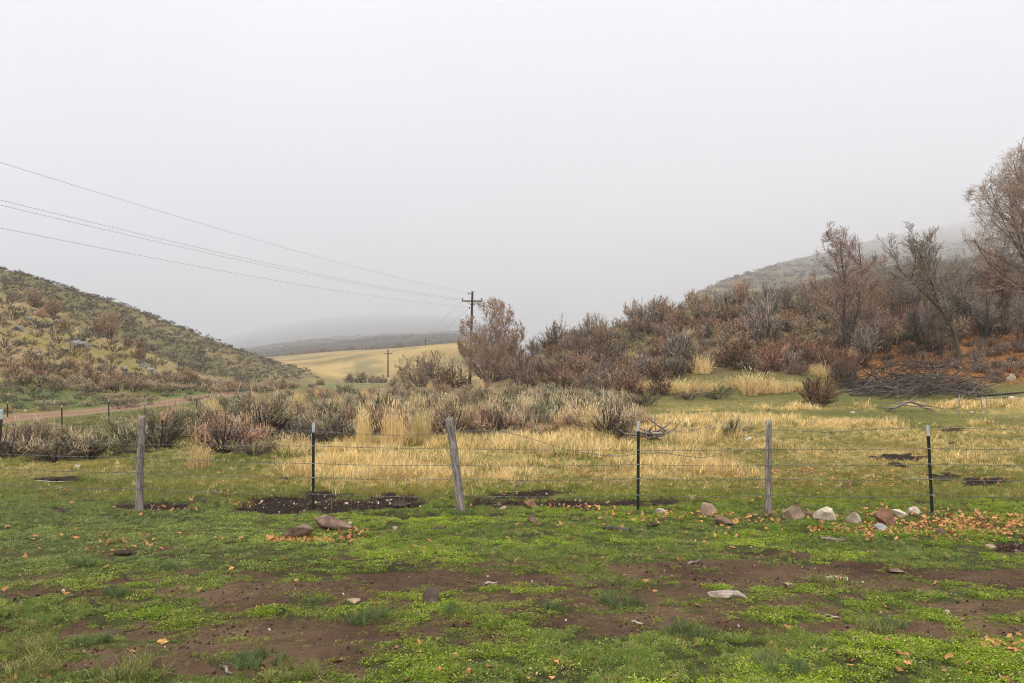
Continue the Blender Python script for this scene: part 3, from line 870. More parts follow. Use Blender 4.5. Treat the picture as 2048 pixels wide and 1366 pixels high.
def bare_parts(seed, n0=16, m1=5, m2=6, spread=48, wide=1.0, r=.016, lf=0, leafmat=None, twig='twig_purple', two=True, lsize=.06, upright=.05, m3=0, rmin=.0045):
    """leafless shrub of many upright fanned stems; optional dry leaves"""
    rng = RS(seed)
    A, B = MB(), MB()
    P, R = stems_base(rng, n0, .92, spread, 4, .12, upright, r, foot=.16)
    P[..., :2] *= wide
    P1, R1 = branch_level(rng, P, R, m1, .55, 30, 3, .15, .08, .25, .95, .55)
    P2, R2 = branch_level(rng, P1, R1, m2, .55, 34, 2, .16, .10, .2, .98, .6)
    R1 = np.maximum(R1, rmin * 1.8); R2 = np.maximum(R2, rmin)
    tubes(A, P, R, 3, .25 + .15 * rng.rand(len(P)))
    T = B if two else A
    mi = 0 if two else 1
    ribbons(T, P1, R1, rng, .02 + .3 * rng.rand(len(P1)), mi)  # older wood darker than young tips; also paints in the crown's inner shade
    ribbons(T, P2, R2, rng, .3 + .7 * rng.rand(len(P2)), mi)
    last = P2
    if m3:
        P3, R3 = branch_level(rng, P2, R2, m3, .6, 34, 1, .1, .1, .2, 1, .8)
        ribbons(T, P3, np.maximum(R3, rmin * .8), rng, .5 + .5 * rng.rand(len(P3)), mi); last = P3
    if lf:
        j = rng.choice(len(last), lf); t = rng.rand(lf, 1)
        # dry leaves hang in clusters
        bias = (vnoise(last[:, -1, 0] * 5, last[:, -1, 2] * 5 + last[:, -1, 1] * 5, seed) > .45)
        cand = np.nonzero(bias)[0]
        if len(cand): j = rng.choice(cand, lf)
        base = last[j, 0] * (1 - t) + last[j, -1] * t
        leaves(T, base, rng.randn(lf, 3) + np.array([0, 0, -.3]), lsize * (.6 + .7 * rng.rand(lf)), lsize * .8 * (.6 + .7 * rng.rand(lf)), rng, rng.rand(lf), mi + 1)
    mt = [M['stem_dark'], M[twig]] + ([M[leafmat]] if lf else [])
    if two:
        return A.mesh('bare_stem', [mt[0]]), B.mesh('bare_twigs', mt[1:])
    return A.mesh('bare_shrub', mt)


def blade_clump(seed, n=140, h=1.0, spread=.16, w=.012, lean=16, droop=.25, heads=.15, mat='gold_blade'):
    rng = RS(seed)
    A = MB()
    az = rng.rand(n) * 6.283; el = np.radians(lean) * np.abs(rng.randn(n))
    d = np.stack([np.sin(el) * np.cos(az), np.sin(el) * np.sin(az), np.cos(el)], 1)
    P = np.zeros((n, 4, 3)); rr = spread * np.sqrt(rng.rand(n)); a2 = rng.rand(n) * 6.283
    P[:, 0, 0] = rr * np.cos(a2); P[:, 0, 1] = rr * np.sin(a2); P[:, 0, 2] = -.02
    L = h * (.3 + .7 * rng.rand(n)) / 3
    for s in range(3):
        P[:, s + 1] = P[:, s] + d * L[:, None]
        d = nrm(d + .08 * rng.randn(n, 3) + np.array([0, 0, -droop * (s == 1) * 1.0]) + d * np.array([droop, droop, 0]))
    Rr = w * .5 * np.array([1, .9, .6, .12])[None] * (.7 + .6 * rng.rand(n, 1))
    ribbons(A, P, Rr, rng, np.clip(.5 + .3 * rng.randn(n), 0, 1))
    nh = int(n * heads)
    if nh:
        j = rng.choice(n, nh)
        leaves(A, P[j, 3] - np.array([0, 0, .04]), nrm(P[j, 3] - P[j, 2]), .12 * h, .025 * h, rng, .9)
    return A.mesh('grass_clump', [M[mat]])


def tree_parts(seed, H, n0=1, trunkP=None, trunkR=None, spread=30, crownw=1.0, r0=.16, btrop=.05, m=(9, 6, 6, 4), ln=(.62, .6, .55, .55), ang=(42, 38, 36, 36),
               trop=(.05, .05, .05, .04), tmin=.28, lf=0, leafmat='leaf_tan', lsize=.09, rmin=.008, jit=.12, lfzone=None, crown=None):
    rng = RS(seed)

    def rnd(Q):
        if crown is None: return Q
        rx, rz, cz = crown; d = Q - np.array([0, 0, cz]); q = np.sqrt((d[..., :1] ** 2 + d[..., 1:2] ** 2) / rx ** 2 + d[..., 2:] ** 2 / rz ** 2) + 1e-6
        return np.where((q > .75) & (d[..., 2:] > -.6 * rz), np.array([0, 0, cz]) + d * (.75 + .32 * (1 - np.exp(-(q - .75) / .32))) / q, Q)
    A, B, Lf = MB(), MB(), MB()
    if trunkP is None:
        P, R = stems_base(rng, n0, H * .8, spread, 7, jit * .7, btrop, r0, foot=.25 if n0 > 1 else .01, taper=.25)
        P[..., :2] *= crownw
    else:
        P, R = np.array(trunkP, float), np.array(trunkR, float)
    P = rnd(P)
    tubes(A, P, R, 7, .4)
    cur, cr = P, R
    for lv in range(len(m)):
        segs = (5, 4, 3, 2)[lv]
        cur, cr = branch_level(rng, cur, cr, m[lv], ln[lv], ang[lv], segs, jit, trop[lv], tmin if lv == 0 else .2, .97, .58)
        cr = np.maximum(cr, rmin); cur = rnd(cur)
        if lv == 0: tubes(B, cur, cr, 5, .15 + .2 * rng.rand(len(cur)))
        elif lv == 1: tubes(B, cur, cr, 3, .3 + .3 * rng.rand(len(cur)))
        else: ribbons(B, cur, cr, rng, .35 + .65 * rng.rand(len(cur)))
    if lf:
        tips = cur[:, -1]
        wgt = np.ones(len(tips))
        if lfzone: wgt = lfzone(tips)
        wgt = wgt * (vnoise(tips[:, 0] * 1.2, tips[:, 2] * 1.2 + tips[:, 1], seed) > .35) + .05
        j = rng.choice(len(tips), lf, p=wgt / wgt.sum()); t = rng.rand(lf, 1)
        base = cur[j, 0] * (1 - t) + cur[j, -1] * t
        leaves(Lf, base, rng.randn(lf, 3) + np.array([0, 0, -.4]), lsize * (.6 + .7 * rng.rand(lf)), lsize * .75 * (.6 + .7 * rng.rand(lf)), rng, rng.rand(lf))
    return A, B, Lf


def place_tree(name, label, cat, pos, parts, rz=0.0, mats=('bark_dark', 'twig_tree'), leafmat='leaf_tan', group=None, s=1.0):
    t = thing(name, label, cat, pos, rz, s, group)
    A, B, Lf = parts
    obj('trunk', A.mesh('trunk', [M[mats[0]]], True), t)
    obj('crown', B.mesh('crown', [M[mats[1]]]), t)
    if Lf.n: obj('leaves', Lf.mesh('leaves', [M[leafmat]]), t)
    return t

# ------------------------------------------------------------------ near barbed-wire fence
def post_mesh(seed, h, r, sides=14, rows=26, taper=.86, depth=.12):
    rng = RS(seed)
    z = np.linspace(-depth, h, rows); a = np.arange(sides) * 2 * math.pi / sides
    A, Z = np.meshgrid(a, z)
    R = r * (1 - (1 - taper) * (Z + depth) / (h + depth))
    R = R * (1 + .16 * (fbm(np.cos(A) * 2.2 + 5, Z * 2.5 + np.sin(A) * 2.2, 3, seed) - .5) + .12 * (vnoise(A * 3.5, Z * .8, seed + 3) - .5))
    bend = .012 * np.sin(Z * 2.3 + seed)
    V = np.stack([R * np.cos(A) + bend, R * np.sin(A), Z], -1)
    V[-1, :, 2] += .012 * np.cos(a * 1.0 + seed) + .006 * rng.randn(sides)
    mb = MB()
    V = V.reshape(-1, 3)
    idx = np.arange(rows * sides).reshape(rows, sides)
    q = np.stack([idx[:-1], np.roll(idx[:-1], -1, 1), np.roll(idx[1:], -1, 1), idx[1:]], -1).reshape(-1, 4)
    top = len(V)
    V = np.concatenate([V, [[.012, 0, h - .004]]])
    mb.add(V, q, .5)
    tri = np.stack([idx[-1], np.roll(idx[-1], -1), np.full(sides, top)], -1)
    mb.f.append(tri); mb.m.append(np.zeros(sides, int))
    return mb.mesh('wooden_post', [M['post_wood']], True)


def extr(mb, prof, z0, z1, mat=0):
    n = len(prof)
    V = np.array([[x, y, z0] for x, y in prof] + [[x, y, z1] for x, y in prof])
    q = np.array([[i, (i + 1) % n, n + (i + 1) % n, n + i] for i in range(n)])
    mb.add(V, q, .5, mat)
    mb.f.append(np.array([[n + i for i in range(n)]]) + mb.n - 2 * n); mb.m.append(np.array([mat]))
    mb.f.append(np.array([[i for i in range(n)][::-1]]) + mb.n - 2 * n); mb.m.append(np.array([mat]))


TP = [(-.021, -.0), (.021, -.0), (.021, .006), (.005, .008), (.004, .036), (-.004, .036), (-.005, .008), (-.021, .006)]


def tpost_meshes(h, tip=.14, mat='post_green', tipmat='post_white', studs=True, k=1.0):
    a, b_ = MB(), MB()
    prof = [(x * k, y * k) for x, y in TP]
    extr(a, prof, -.15, h - tip)
    if studs:
        z = .10
        while z < h - tip - .02:
            extr(a, [(-.006, -.009), (.006, -.009), (.006, .002), (-.006, .002)], z, z + .014); z += .054
    extr(b_, [(x * 1.04, y * 1.04) for x, y in prof], h - tip, h)
    return a.mesh('steel_post', [M[mat]]), b_.mesh('white_tip', [M[tipmat]])


def facing_bend(o, top_px, base):
    """lean a post so that its top shows where the photo has it"""
    pass


FY = 9.95
fence = thing('barbed_wire_fence', 'barbed wire fence of wooden and dark steel posts crossing the whole foreground meadow', 'fence', (0, FY, 0))
posts = []   # (kind, base px, base row, top px, top row)
POST = [('t', -12, 1024, 3, 818), ('w', 280, 1025, 283, 832), ('t', 626, 1025, 627, 845), ('w', 922, 1022, 898, 836), ('t', 1276, 1024, 1277, 842),
        ('w', 1534, 1034, 1540, 842), ('t', 1865, 1032, 1856, 851), ('w', 2175, 1030, 2172, 848)]
LBL = {1: 'grey upright wooden post with a rough square top', 3: 'grey wooden post leaning to the side with a bleached sawn top', 5: 'slim pale grey wooden post beside the tan rock'}
postinfo = []
for i, (k, bx, by, tx, ty) in enumerate(POST):
    P0 = hit(bx, by) if by < 1366 else None
    if P0 is None: P0 = at(bx, FY)
    Y = P0.y
    top = Vector(((tx - 1024) / F * Y, Y, CAMZ - (ty - HOR) * Y / F))
    d = top - P0; h = d.length
    lean = d.to_track_quat('Z', 'Y')
    lean = Vector((0, 0, 1)).rotation_difference(d)
    if k == 'w':
        o = obj('wooden_post', post_mesh(3 + i, h, {1: .056, 3: .066, 5: .045}.get(i, .055)), fence)
        if i in LBL: o['label'] = LBL[i]
    else:
        a, b_ = tpost_meshes(h, .15, 'post_rust' if i == 0 else 'post_green')
        o = obj('steel_post', a, fence)
        obj('white_tip', b_, o)
    o.location = P0 - fence.location
    o.rotation_mode = 'QUATERNION'; o.rotation_quaternion = lean
    postinfo.append((P0, top, k, o))


def on_post(i, row):
    """point on the camera side of post i at a photo row"""
    P0, top, k, o = postinfo[i]
    z = CAMZ - (row - HOR) * P0.y / F
    t = (z - P0.z) / (top.z - P0.z)
    p = P0.lerp(top, t)
    return Vector((p.x, p.y - (.058 if k == 'w' else .009), z))


def wire_mesh(name, pts, r=.0040, barb=True, seed=0):
    rng = RS(seed)
    pts = np.array(pts)
    A = MB()
    n = len(pts)
    L = np.concatenate([[0], np.cumsum(np.linalg.norm(np.diff(pts, axis=0), axis=1))])
    # two strands wound round each other
    m = int(L[-1] / .02) + 2
    s = np.linspace(0, L[-1], m)
    c = np.stack([np.interp(s, L, pts[:, j]) for j in range(3)], 1)
    c[:, 2] += .003 * (fbm(s * 1.5, s * 0, 3, seed) - .5) * 2
    for ph in (0, math.pi):
        off = np.stack([0 * s, np.cos(s * 85 + ph), np.sin(s * 85 + ph)], 1) * r * .62
        tubes(A, (c + off)[None], np.full((1, m), r * .62), 3, .5)
    mw = A.mesh(name, [M['wire']], True)
    mbm = None
    if barb:
        B = MB()
        sb = np.arange(.06, L[-1], .125); sb = sb + .01 * rng.randn(len(sb))
        cb = np.stack([np.interp(sb, L, pts[:, j]) for j in range(3)], 1)
        for q in range(4):
            d = nrm(np.stack([.45 * rng.randn(len(sb)), rng.randn(len(sb)), rng.randn(len(sb))], 1))
            ribbons(B, np.stack([cb - d * .004, cb + d * .021], 1), np.tile([.003, .0016], (len(sb), 1)), rng, .5)
        tubes(B, np.stack([cb - [.008, 0, 0], cb + [.008, 0, 0]], 1), np.full((len(sb), 2), r * 1.7), 5, .5)
        mbm = B.mesh('barb', [M['wire']])
    return mw, mbm


def strand(rows, seed, sag=.012, idx=None):
    pts = []
    idx = idx or list(range(len(POST)))
    for a, b_ in zip(idx[:-1], idx[1:]):
        pa, pb = on_post(a, rows[a]), on_post(b_, rows[b_])
        for j in range(10):
            t = j / 10
            p = pa.lerp(pb, t); p.z -= sag * 4 * t * (1 - t); pts.append(tuple(p))
    pts.append(tuple(on_post(idx[-1], rows[idx[-1]])))
    return pts


WROWS = [[882, 888, 892, 897, 900, 898, 897, 899], [908, 914, 927, 930, 929, 930, 928, 930], [936, 944, 955, 958, 957, 957, 958, 959], [968, 976, 988, 990, 990, 989, 990, 990]]
for i, rws in enumerate(WROWS):
    mw, mb_ = wire_mesh('wire', strand(rws, i, .006 + .006 * i), seed=i)
    w = obj('wire', mw, fence); w.location = -fence.location
    bb = obj('barb', mb_, w); bb['kind'] = 'stuff'
# the top strand: tight at the left, then fallen in a long slack loop to the next wooden post
tl = [on_post(0, 848), on_post(1, 853), on_post(2, 862)]
pts = []
for pa, pb in zip(tl[:-1], tl[1:]):
    for j in range(10):
        t = j / 10; p = pa.lerp(pb, t); p.z -= .02 * 4 * t * (1 - t); pts.append(tuple(p))
slack = [(627, 862, 9.95), (700, 867, 9.93), (790, 870, 9.9), (860, 869, 9.9), (900, 862, 9.88), (1000, 862, 9.9), (1060, 876, 9.95), (1110, 893, 10.0), (1150, 903, 10.02),
         (1200, 910, 10.0), (1245, 912, 9.98), (1277, 907, 9.93), (1320, 905, 9.93), (1360, 911, 9.95), (1400, 915, 9.97), (1425, 912, 9.95), (1460, 896, 9.9), (1500, 872, 9.82), (1538, 858, 9.72),
         (1600, 862, 9.70), (1660, 865, 9.70), (1720, 860, 9.70), (1790, 857, 9.70), (1857, 855, 9.70), (1950, 857, 9.72), (2050, 860, 9.75), (2172, 858, 9.8)]
for x, y, Y in slack:
    pts.append(((x - 1024) / F * Y, Y - .02, CAMZ - (y - HOR) * Y / F))
mw, mb_ = wire_mesh('wire', pts, seed=9)
w = obj('wire', mw, fence); w.location = -fence.location; w['label'] = 'top strand hanging slack in loops between the leaning post and the next wooden post'
bb = obj('barb', mb_, w); bb['kind'] = 'stuff'
# clips that hold the strands on the steel posts
clip = MB(); tubes(clip, np.array([[[-.03, .005, 0], [-.024, -.012, .004], [0, -.016, 0], [.024, -.012, -.004], [.03, .005, 0]]]), np.full((1, 5), .0035), 4)
clipm = clip.mesh('wire_clip', [M['post_white']])
for i in (0, 2, 4, 6):
    P0, top, k, o = postinfo[i]
    for rws in WROWS:
        p = on_post(i, rws[i])
        t = (p.z - P0.z) / (top.z - P0.z)
        obj('wire_clip', clipm, o, (0, 0, (top - P0).length * t))

# thin steel rod stuck in the ground by the dark patch
p = hit(663, 1034)
mb = MB(); tubes(mb, np.array([[[0, 0, -.05], [.004, 0, .12], [0, 0, .27]]]), np.full((1, 3), .004), 5)
tag(obj('marker_rod', mb.mesh('marker_rod', [M['deadwood']]), None, p), 'thin upright grey rod in front of the dark soil patch', 'rod')

# ------------------------------------------------------------------ far fence along the dirt road, with a gate
rf_pts = [(15, 803, 36.0, -28.0), (124, 810, 31.0, None), (218, 798, 33.5, None), (290, 806, 38.0, None), (349, 799, 41.5, None), (393, 795, 45.5, None), (435, 793, 50.5, None), (470, 789, 56.5, None), (505, 788, 62.0, None)]
rfence = thing('wire_fence', 'low far fence of green steel posts running beside the dirt road', 'fence', at(218, 33.5))
ftops = []
fm = tpost_meshes(1.35, .15, studs=False, k=1.35)
fo = tpost_meshes(1.35, .42, tipmat='orange', studs=False, k=1.35)
for i, (px, ty, Y, _) in enumerate(rf_pts):
    P0 = at(px, Y)
    zt = CAMZ - (ty - HOR) * Y / F
    h = zt - P0.z
    a, b_ = fo if i == 4 else fm
    o = obj('steel_post', a, rfence, P0 - rfence.location, 0, (1, 1, h / 1.35))
    o.rotation_euler = (0, math.radians({4: 5, 5: 3, 6: 2}.get(i, -1)), 0)
    c_ = obj('orange_tip' if i == 4 else 'white_tip', b_, o)
    if i == 4: o['label'] = 'steel post with a bright orange painted top'
    ftops.append((P0, h))
for k, fr in enumerate((.9, .68, .46, .24)):
    mb = MB()
    pts = np.array([[tuple(P + Vector((0, -.03, h * fr))) for P, h in ftops[1:]]])
    tubes(mb, pts, np.full(pts.shape[:2], .004), 3)
    w = obj('wire', mb.mesh('wire', [M['wire']]), rfence); w.location = -rfence.location

P0 = at(470, 57.0); P1 = at(500, 61.0)
gate = thing('tube_gate', 'small green tube gate closing the far fence beside the sage', 'gate', P0)
dv = P1 - P0
for k in range(5):
    mb = MB(); tubes(mb, np.array([[[0, 0, .25 + .2 * k], [dv.x, dv.y, dv.z + .25 + .2 * k]]]), np.full((1, 2), .028), 6)
    obj('rail', mb.mesh('rail', [M['gatewhite']], True), gate)
for t in (0, .5, 1):
    mb = MB(); tubes(mb, np.array([[[dv.x * t, dv.y * t, dv.z * t + .1], [dv.x * t, dv.y * t, dv.z * t + 1.12]]]), np.full((1, 2), .03), 6)
    obj('upright', mb.mesh('upright', [M['gatewhite']], True), gate)

# ------------------------------------------------------------------ power line
def utility_pole(pos, H, lean, rz, label, name='utility_pole', s=1.0, side_arm=True):
    t = thing(name, label, 'utility pole', pos, 0, 1, 'utility poles of the power line')
    mb = MB(); n = 9
    z = np.linspace(-.6, H, n)
    P = np.stack([lean * (z / H), 0 * z, z], 1)[None]
    tubes(mb, P, np.linspace(.165, .11, n)[None] * s, 10)
    mb.add([[lean, 0, H + .01]] + [[lean + .11 * s * math.cos(a), .11 * s * math.sin(a), H] for a in np.arange(10) * math.pi / 5],
           [[0, i + 1, (i + 1) % 10 + 1] for i in range(10)], .5)
    obj('pole', mb.mesh('pole', [M['pole_wood']], True), t)
    ux = lean * .9
    mb = MB(); extr(mb, [(-1.05, -.06), (1.05, -.06), (1.05, .06), (-1.05, .06)], -.06, .06)
    arm = obj('crossarm', mb.mesh('crossarm', [M['pole_wood']]), t, (ux, -.17, H - 1.0), rz)
    ins = MB()
    prof = [(.0, .10), (.03, .10), (.03, .16), (.07, .17), (.065, .22), (.045, .24), (.055, .27), (.05, .31), (.0, .33)]
    a8 = np.arange(8) * math.pi / 4
    V = np.array([[r_ * math.cos(a), r_ * math.sin(a), z_] for r_, z_ in prof for a in a8])
    ix = np.arange(len(V)).reshape(len(prof), 8)
    ins.add(V, np.stack([ix[:-1], np.roll(ix[:-1], -1, 1), np.roll(ix[1:], -1, 1), ix[1:]], -1).reshape(-1, 4), .5)
    tubes(ins, np.array([[[0, 0, .05], [0, 0, .12]]]), np.full((1, 2), .015), 5)
    im = ins.mesh('insulator', [M['insul']], True)
    for x in (-.97, .97): obj('insulator', im, arm, (x, 0, 0))
    for sg in (-1, 1):
        mb = MB(); tubes(mb, np.array([[[sg * .42, -.11, H - 1.05], [ux * .5, -.15, H - 1.5]]]) + np.array([ux * .6, 0, 0]), np.full((1, 2), .024), 5)
        obj('brace', mb.mesh('brace', [M['insul']]), t)
    if side_arm:
        mb = MB(); tubes(mb, np.array([[[ux, -.1, H - .30], [ux - .33, -.1, H - .22]]]), np.full((1, 2), .03), 5)
        tubes(mb, np.array([[[ux - .36, -.1, H - .30], [ux - .36, -.1, H - .12]]]), np.array([[.05, .035]]), 6)
        obj('bracket', mb.mesh('bracket', [M['insul']]), t)
        mb = MB(); tubes(mb, np.array([[[ux, -.1, H - 1.72], [ux - .24, -.1, H - 1.68]]]), np.full((1, 2), .025), 5)
        tubes(mb, np.array([[[ux - .26, -.1, H - 1.78], [ux - .26, -.1, H - 1.6]]]), np.array([[.05, .045]]), 6)
        obj('bracket', mb.mesh('bracket', [M['insul']]), t)
    return t


YP = 70.0
pb = at(939.5, YP); zt = CAMZ - (583 - HOR) * YP / F
HP = zt - pb.z
utility_pole(pb, HP, .28, 0.0, 'tall dark wooden utility pole with crossarm standing beside the round bare tree')
YP2 = 172.0
pb2 = at(776, YP2); zt2 = CAMZ - (699 - HOR) * YP2 / F
utility_pole(pb2, zt2 - pb2.z, 0.0, .3, 'distant slim utility pole in front of the straw coloured field', side_arm=False, s=1.2)
YP3 = 285.0
pb3 = at(851, YP3)
utility_pole(pb3, CAMZ - (677 - HOR) * YP3 / F - pb3.z, 0.0, .3, 'tiny farthest utility pole on the crest of the straw coloured field', side_arm=False, s=1.3)


def span(name, label, A, B, sag, r=.0065, n=40, group='wires of the power line', cat='power line', mat='cable'):
    t = np.linspace(0, 1, n)[:, None]
    P = np.array(A)[None] * (1 - t) + np.array(B)[None] * t
    P[:, 2] -= (sag * 4 * t * (1 - t))[:, 0]
    mb = MB(); tubes(mb, P[None], np.full((1, n), r), 4)
    c = P[0].copy(); me_ = mb.mesh(name, [M[mat]], True)
    return tag(obj(name, me_), label, cat, group)


def wpt(px, row, Y): return ((px - 1024) / F * Y, Y, CAMZ - (row - HOR) * Y / F)


ENDX, ENDY = -24.6, -6.0
for lab, px, row, x0, row0, dx, sg in (('highest wire of the power line leading to the pole top', 939, 586, 0, 325, 0.0, 1.0),
                                       ('upper wire of the close middle pair on the power line', 928, 599, 0, 400, -.1, 1.0),
                                       ('lower wire of the close middle pair on the power line', 929, 601, 0, 410, .5, 1.0),
                                       ('lowest wire of the power line below the crossarm', 939, 614, 0, 456, 0.0, 1.0)):
    A = np.array(wpt(px, row, YP - .2)); u0 = (x0 - 1024) / F
    ex, ey = ENDX + dx, ENDY
    # where the span crosses the bearing of the photo's left edge
    t0 = (A[0] - u0 * A[1]) / ((A[0] - ex) - u0 * (A[1] - ey))
    Y0 = A[1] + (ey - A[1]) * t0
    z0 = CAMZ - (row0 - HOR) * Y0 / F
    ez = A[2] + (z0 + sg * 4 * t0 * (1 - t0) - A[2]) / t0
    span('power_line', lab, A, (ex, ey, ez), sg)
for lab, a, b_ in (('thin wire dropping from the crossarm to the distant pole', wpt(926, 602, YP + .2), wpt(770, 704, YP2)),
                   ('thin wire dropping from below the crossarm to the distant pole', wpt(938, 617, YP + .2), wpt(783, 706, YP2))):
    span('power_line', lab, a, b_, 1.6, r=.010)
# guy wire with its yellow guard behind the round bare tree
pg = at(1085, 73.5)
gtop = Vector(wpt(944, 600, YP + .2))
guy = thing('guy_wire', 'guy wire with yellow guard running down behind the round bare tree', 'guy wire', pg)
mb = MB(); tubes(mb, np.array([[tuple(gtop - pg), (0, 0, 0)]]), np.full((1, 2), .012), 4); obj('cable', mb.mesh('cable', [M['cable']]), guy)
q0 = (gtop - pg)
mb = MB(); tubes(mb, np.array([[tuple(q0 * .46), tuple(q0 * .16)]]), np.full((1, 2), .032), 6); obj('yellow_guard', mb.mesh('yellow_guard', [M['yellow']]), guy)

# ------------------------------------------------------------------ rocks, logs, sticks
def rock_mesh(seed, dims, mat, cuts=13, sub=3, sink=.27, rough=.07):
    rng = RS(seed)
    bm = bmesh.new(); bmesh.ops.create_icosphere(bm, subdivisions=sub, radius=1.0)
    V = np.array([v.co for v in bm.verts])
    for _ in range(cuts):
        n = nrm(rng.randn(3) * np.array([1, 1, 1.1])); d = .36 + .42 * rng.rand()
        over = V @ n - d
        V = V - np.where(over > 0, over, 0)[:, None] * n[None] * .97
    V += (fbm(V[:, 0] * 2 + seed, V[:, 1] * 2 + V[:, 2] * 1.7, 4, seed)[:, None] - .5) * .16 * nrm(V)
    V += (fbm(V[:, 0] * 6 + seed, V[:, 1] * 6 + V[:, 2] * 5, 3, seed + 4)[:, None] - .5) * rough * nrm(V)
    V *= np.array(dims)[None] * .5 / np.abs(V).max(0)
    V[:, 2] += dims[2] * (.5 - sink)
    for v, c in zip(bm.verts, V): v.co = c
    me = bpy.data.meshes.new('rock'); bm.to_mesh(me); bm.free()
    me.materials.append(ROCK[mat])
    ang = math.radians(28)
    me.polygons.foreach_set('use_smooth', np.full(len(me.polygons), True))
    try: me.set_sharp_from_angle(angle=ang)
    except Exception: pass
    return me


ROCKS = [(588, 1079, 64, 21, 'brown', 'angular brown rock with orange leaves heaped against its foot'),
         (664, 1062, 72, 23, 'brown', 'largest brown rock, flat topped, behind the angular brown rock'),
         (860, 1209, 36, 27, 'dark', 'lone dark reddish rock on bare soil of the lower wheel track'),
         (1064, 1049, 25, 20, 'brown', 'small upright brown rock in the grass in front of the fence'),
         (1062, 1019, 30, 17, 'red', 'low reddish triangular rock under the wires between leaning post and steel post'),
         (1322, 1029, 25, 12, 'pale', 'small pale rock right beside the middle steel post'),
         (1422, 1032, 34, 21, 'tan', 'rounded tan rock on dark soil left of the slim wooden post'),
         (1452, 1053, 38, 14, 'brown', 'flat brown rock sunk in grass below the rounded tan rock'),
         (1592, 1041, 38, 27, 'tan', 'humped tan rock at the foot of the slim wooden post'),
         (1618, 1036, 26, 13, 'brown', 'brown stone tucked between humped tan rock and cream rock'),
         (1655, 1045, 52, 24, 'cream', 'large cream white rock in the row along the fence'),
         (1711, 1050, 30, 20, 'pale', 'blocky pale rock next to the large cream rock'),
         (1783, 1054, 42, 28, 'red', 'rusty red rock among leaves in front of the fence row'),
         (1763, 1063, 23, 12, 'grey', 'small pale grey brick shaped stone below the rusty red rock'),
         (1803, 1035, 26, 14, 'cream', 'little white rock behind the rusty red rock'),
         (1831, 1034, 25, 15, 'pale', 'pale pinkish rock nearest to the green steel post'),
         (1881, 1072, 17, 13, 'brown', 'small round brown stone lying in the orange leaf patch'),
         (1680, 1164, 40, 8, 'cream', 'flat white stone beside a blue green grass tuft'),
         (1581, 1178, 23, 9, 'tan', 'small tan stone alone on the trampled grass'),
         (1984, 1101, 20, 11, 'tan', 'tan stone at the edge of a dark hole'),
         (1796, 1148, 30, 9, 'brown', 'low brown stone half buried in the upper wheel track'),
         (152, 939, 17, 8, 'cream', 'white stone in the meadow below the bleached brush'),
         (2023, 764, 21, 15, 'cream', 'pale boulder on the leaf covered slope'),
         (2018, 692, 11, 7, 'pale', 'small pale stone higher on the leaf covered slope'),
         (2040, 837, 34, 7, 'cream', 'long white slab in dry grass at the meadow edge'),
         (1706, 828, 11, 5, 'pale', 'pale stone in the dry grass below the red brown bush'),
         (1945, 828, 11, 5, 'pale', 'pale stone among dry grass below the brush pile'),
         (1524, 815, 7, 5, 'pale', 'pinkish stone near the gold bunchgrass'),
         (1536, 826, 9, 6, 'brown', 'brown stone near the gold bunchgrass'),
         (48, 826, 9, 5, 'pale', 'pale stone on the green bank behind the far fence'),
         (700, 1052, 10, 6, 'pale', 'pale pebble beside the largest brown rock'),
         (790, 1062, 12, 8, 'pale', 'pale cobble on the worn soil right of the largest brown rock'),
         (872, 1064, 13, 9, 'dark', 'black lump on the worn soil in front of the leaning post'),
         (1006, 1023, 16, 9, 'tan', 'tan stone beside the foot of the leaning post'),
         (997, 1014, 14, 7, 'brown', 'brown stone behind the foot of the leaning post'),
         (1040, 972, 18, 8, 'brown', 'brown stone on a dark clod in the dry meadow'),
         (425, 990, 17, 9, 'brown', 'brown stone in the meadow between wooden post and steel post'),
         (1895, 1228, 13, 5, 'pale', 'pale chip on the lower wheel track'),
         (705, 1208, 30, 6, 'tan', 'thin flat tan stone on trampled grass near the dark rock')]
for i, (px, by, w_, h_, mt, lab) in enumerate(ROCKS):
    p = hit(px, by - 1)
    k = p.y / F
    W, Hh = w_ * k * 1.12, h_ * k * 1.25
    me = rock_mesh(100 + i, (W, max(W * .62, Hh * .8), Hh * 1.35), mt, sub=4 if w_ > 24 else 3)
    o = tag(obj('rock', me, None, p + Vector((0, W * .25, 0)), RS(i).rand() * .8 - .4), lab, 'rock', 'rocks on the meadow')

# outcrop of grey lichened boulders on the near slope of the left hill
oc = hit(145, 690)
out_ = thing('rock_outcrop', 'grey lichen covered rock outcrop jutting from the left hillside', 'rock outcrop', oc)
rr = RS(5)
for i in range(9):
    t = i / 8
    dx, dz = (.9 * (rr.rand() - .5) + .25 * t, 1.9 * (1 - t))
    x, y = oc.x + dx - .25 + .3 * t, oc.y + dz * 1.0
    s_ = .6 + .5 * rr.rand()
    obj('boulder', rock_mesh(300 + i, (s_ * 1.2, s_, s_ * .95), 'lichen', sub=2), out_, Vector((x, y, gz(x, y))) - oc, rr.rand() * 3)
# rocky ribs on the far face of the left hill
for i, (px, py) in enumerate([(470, 700), (482, 707), (495, 712), (508, 722), (290, 735), (300, 742), (308, 750), (280, 728), (250, 742), (60, 640), (90, 655), (33, 660), (480, 716)]):
    p = hit(px, py)
    if p is None: continue
    tag(obj('rock', rock_mesh(330 + i, (1.0, .8, .6), 'lichen', sub=2), None, p, i), 'grey stone ' + ('in the rocky streak low on the far face of the left hill' if i < 4 or i == 12 else ('in the middle rocky streak of the left hillside' if i < 9 else 'high on the near left slope above the rock outcrop')), 'rock', 'stones on the left hillside, ' + ('low streak' if i < 4 or i == 12 else ('middle streak' if i < 9 else 'upper slope')))


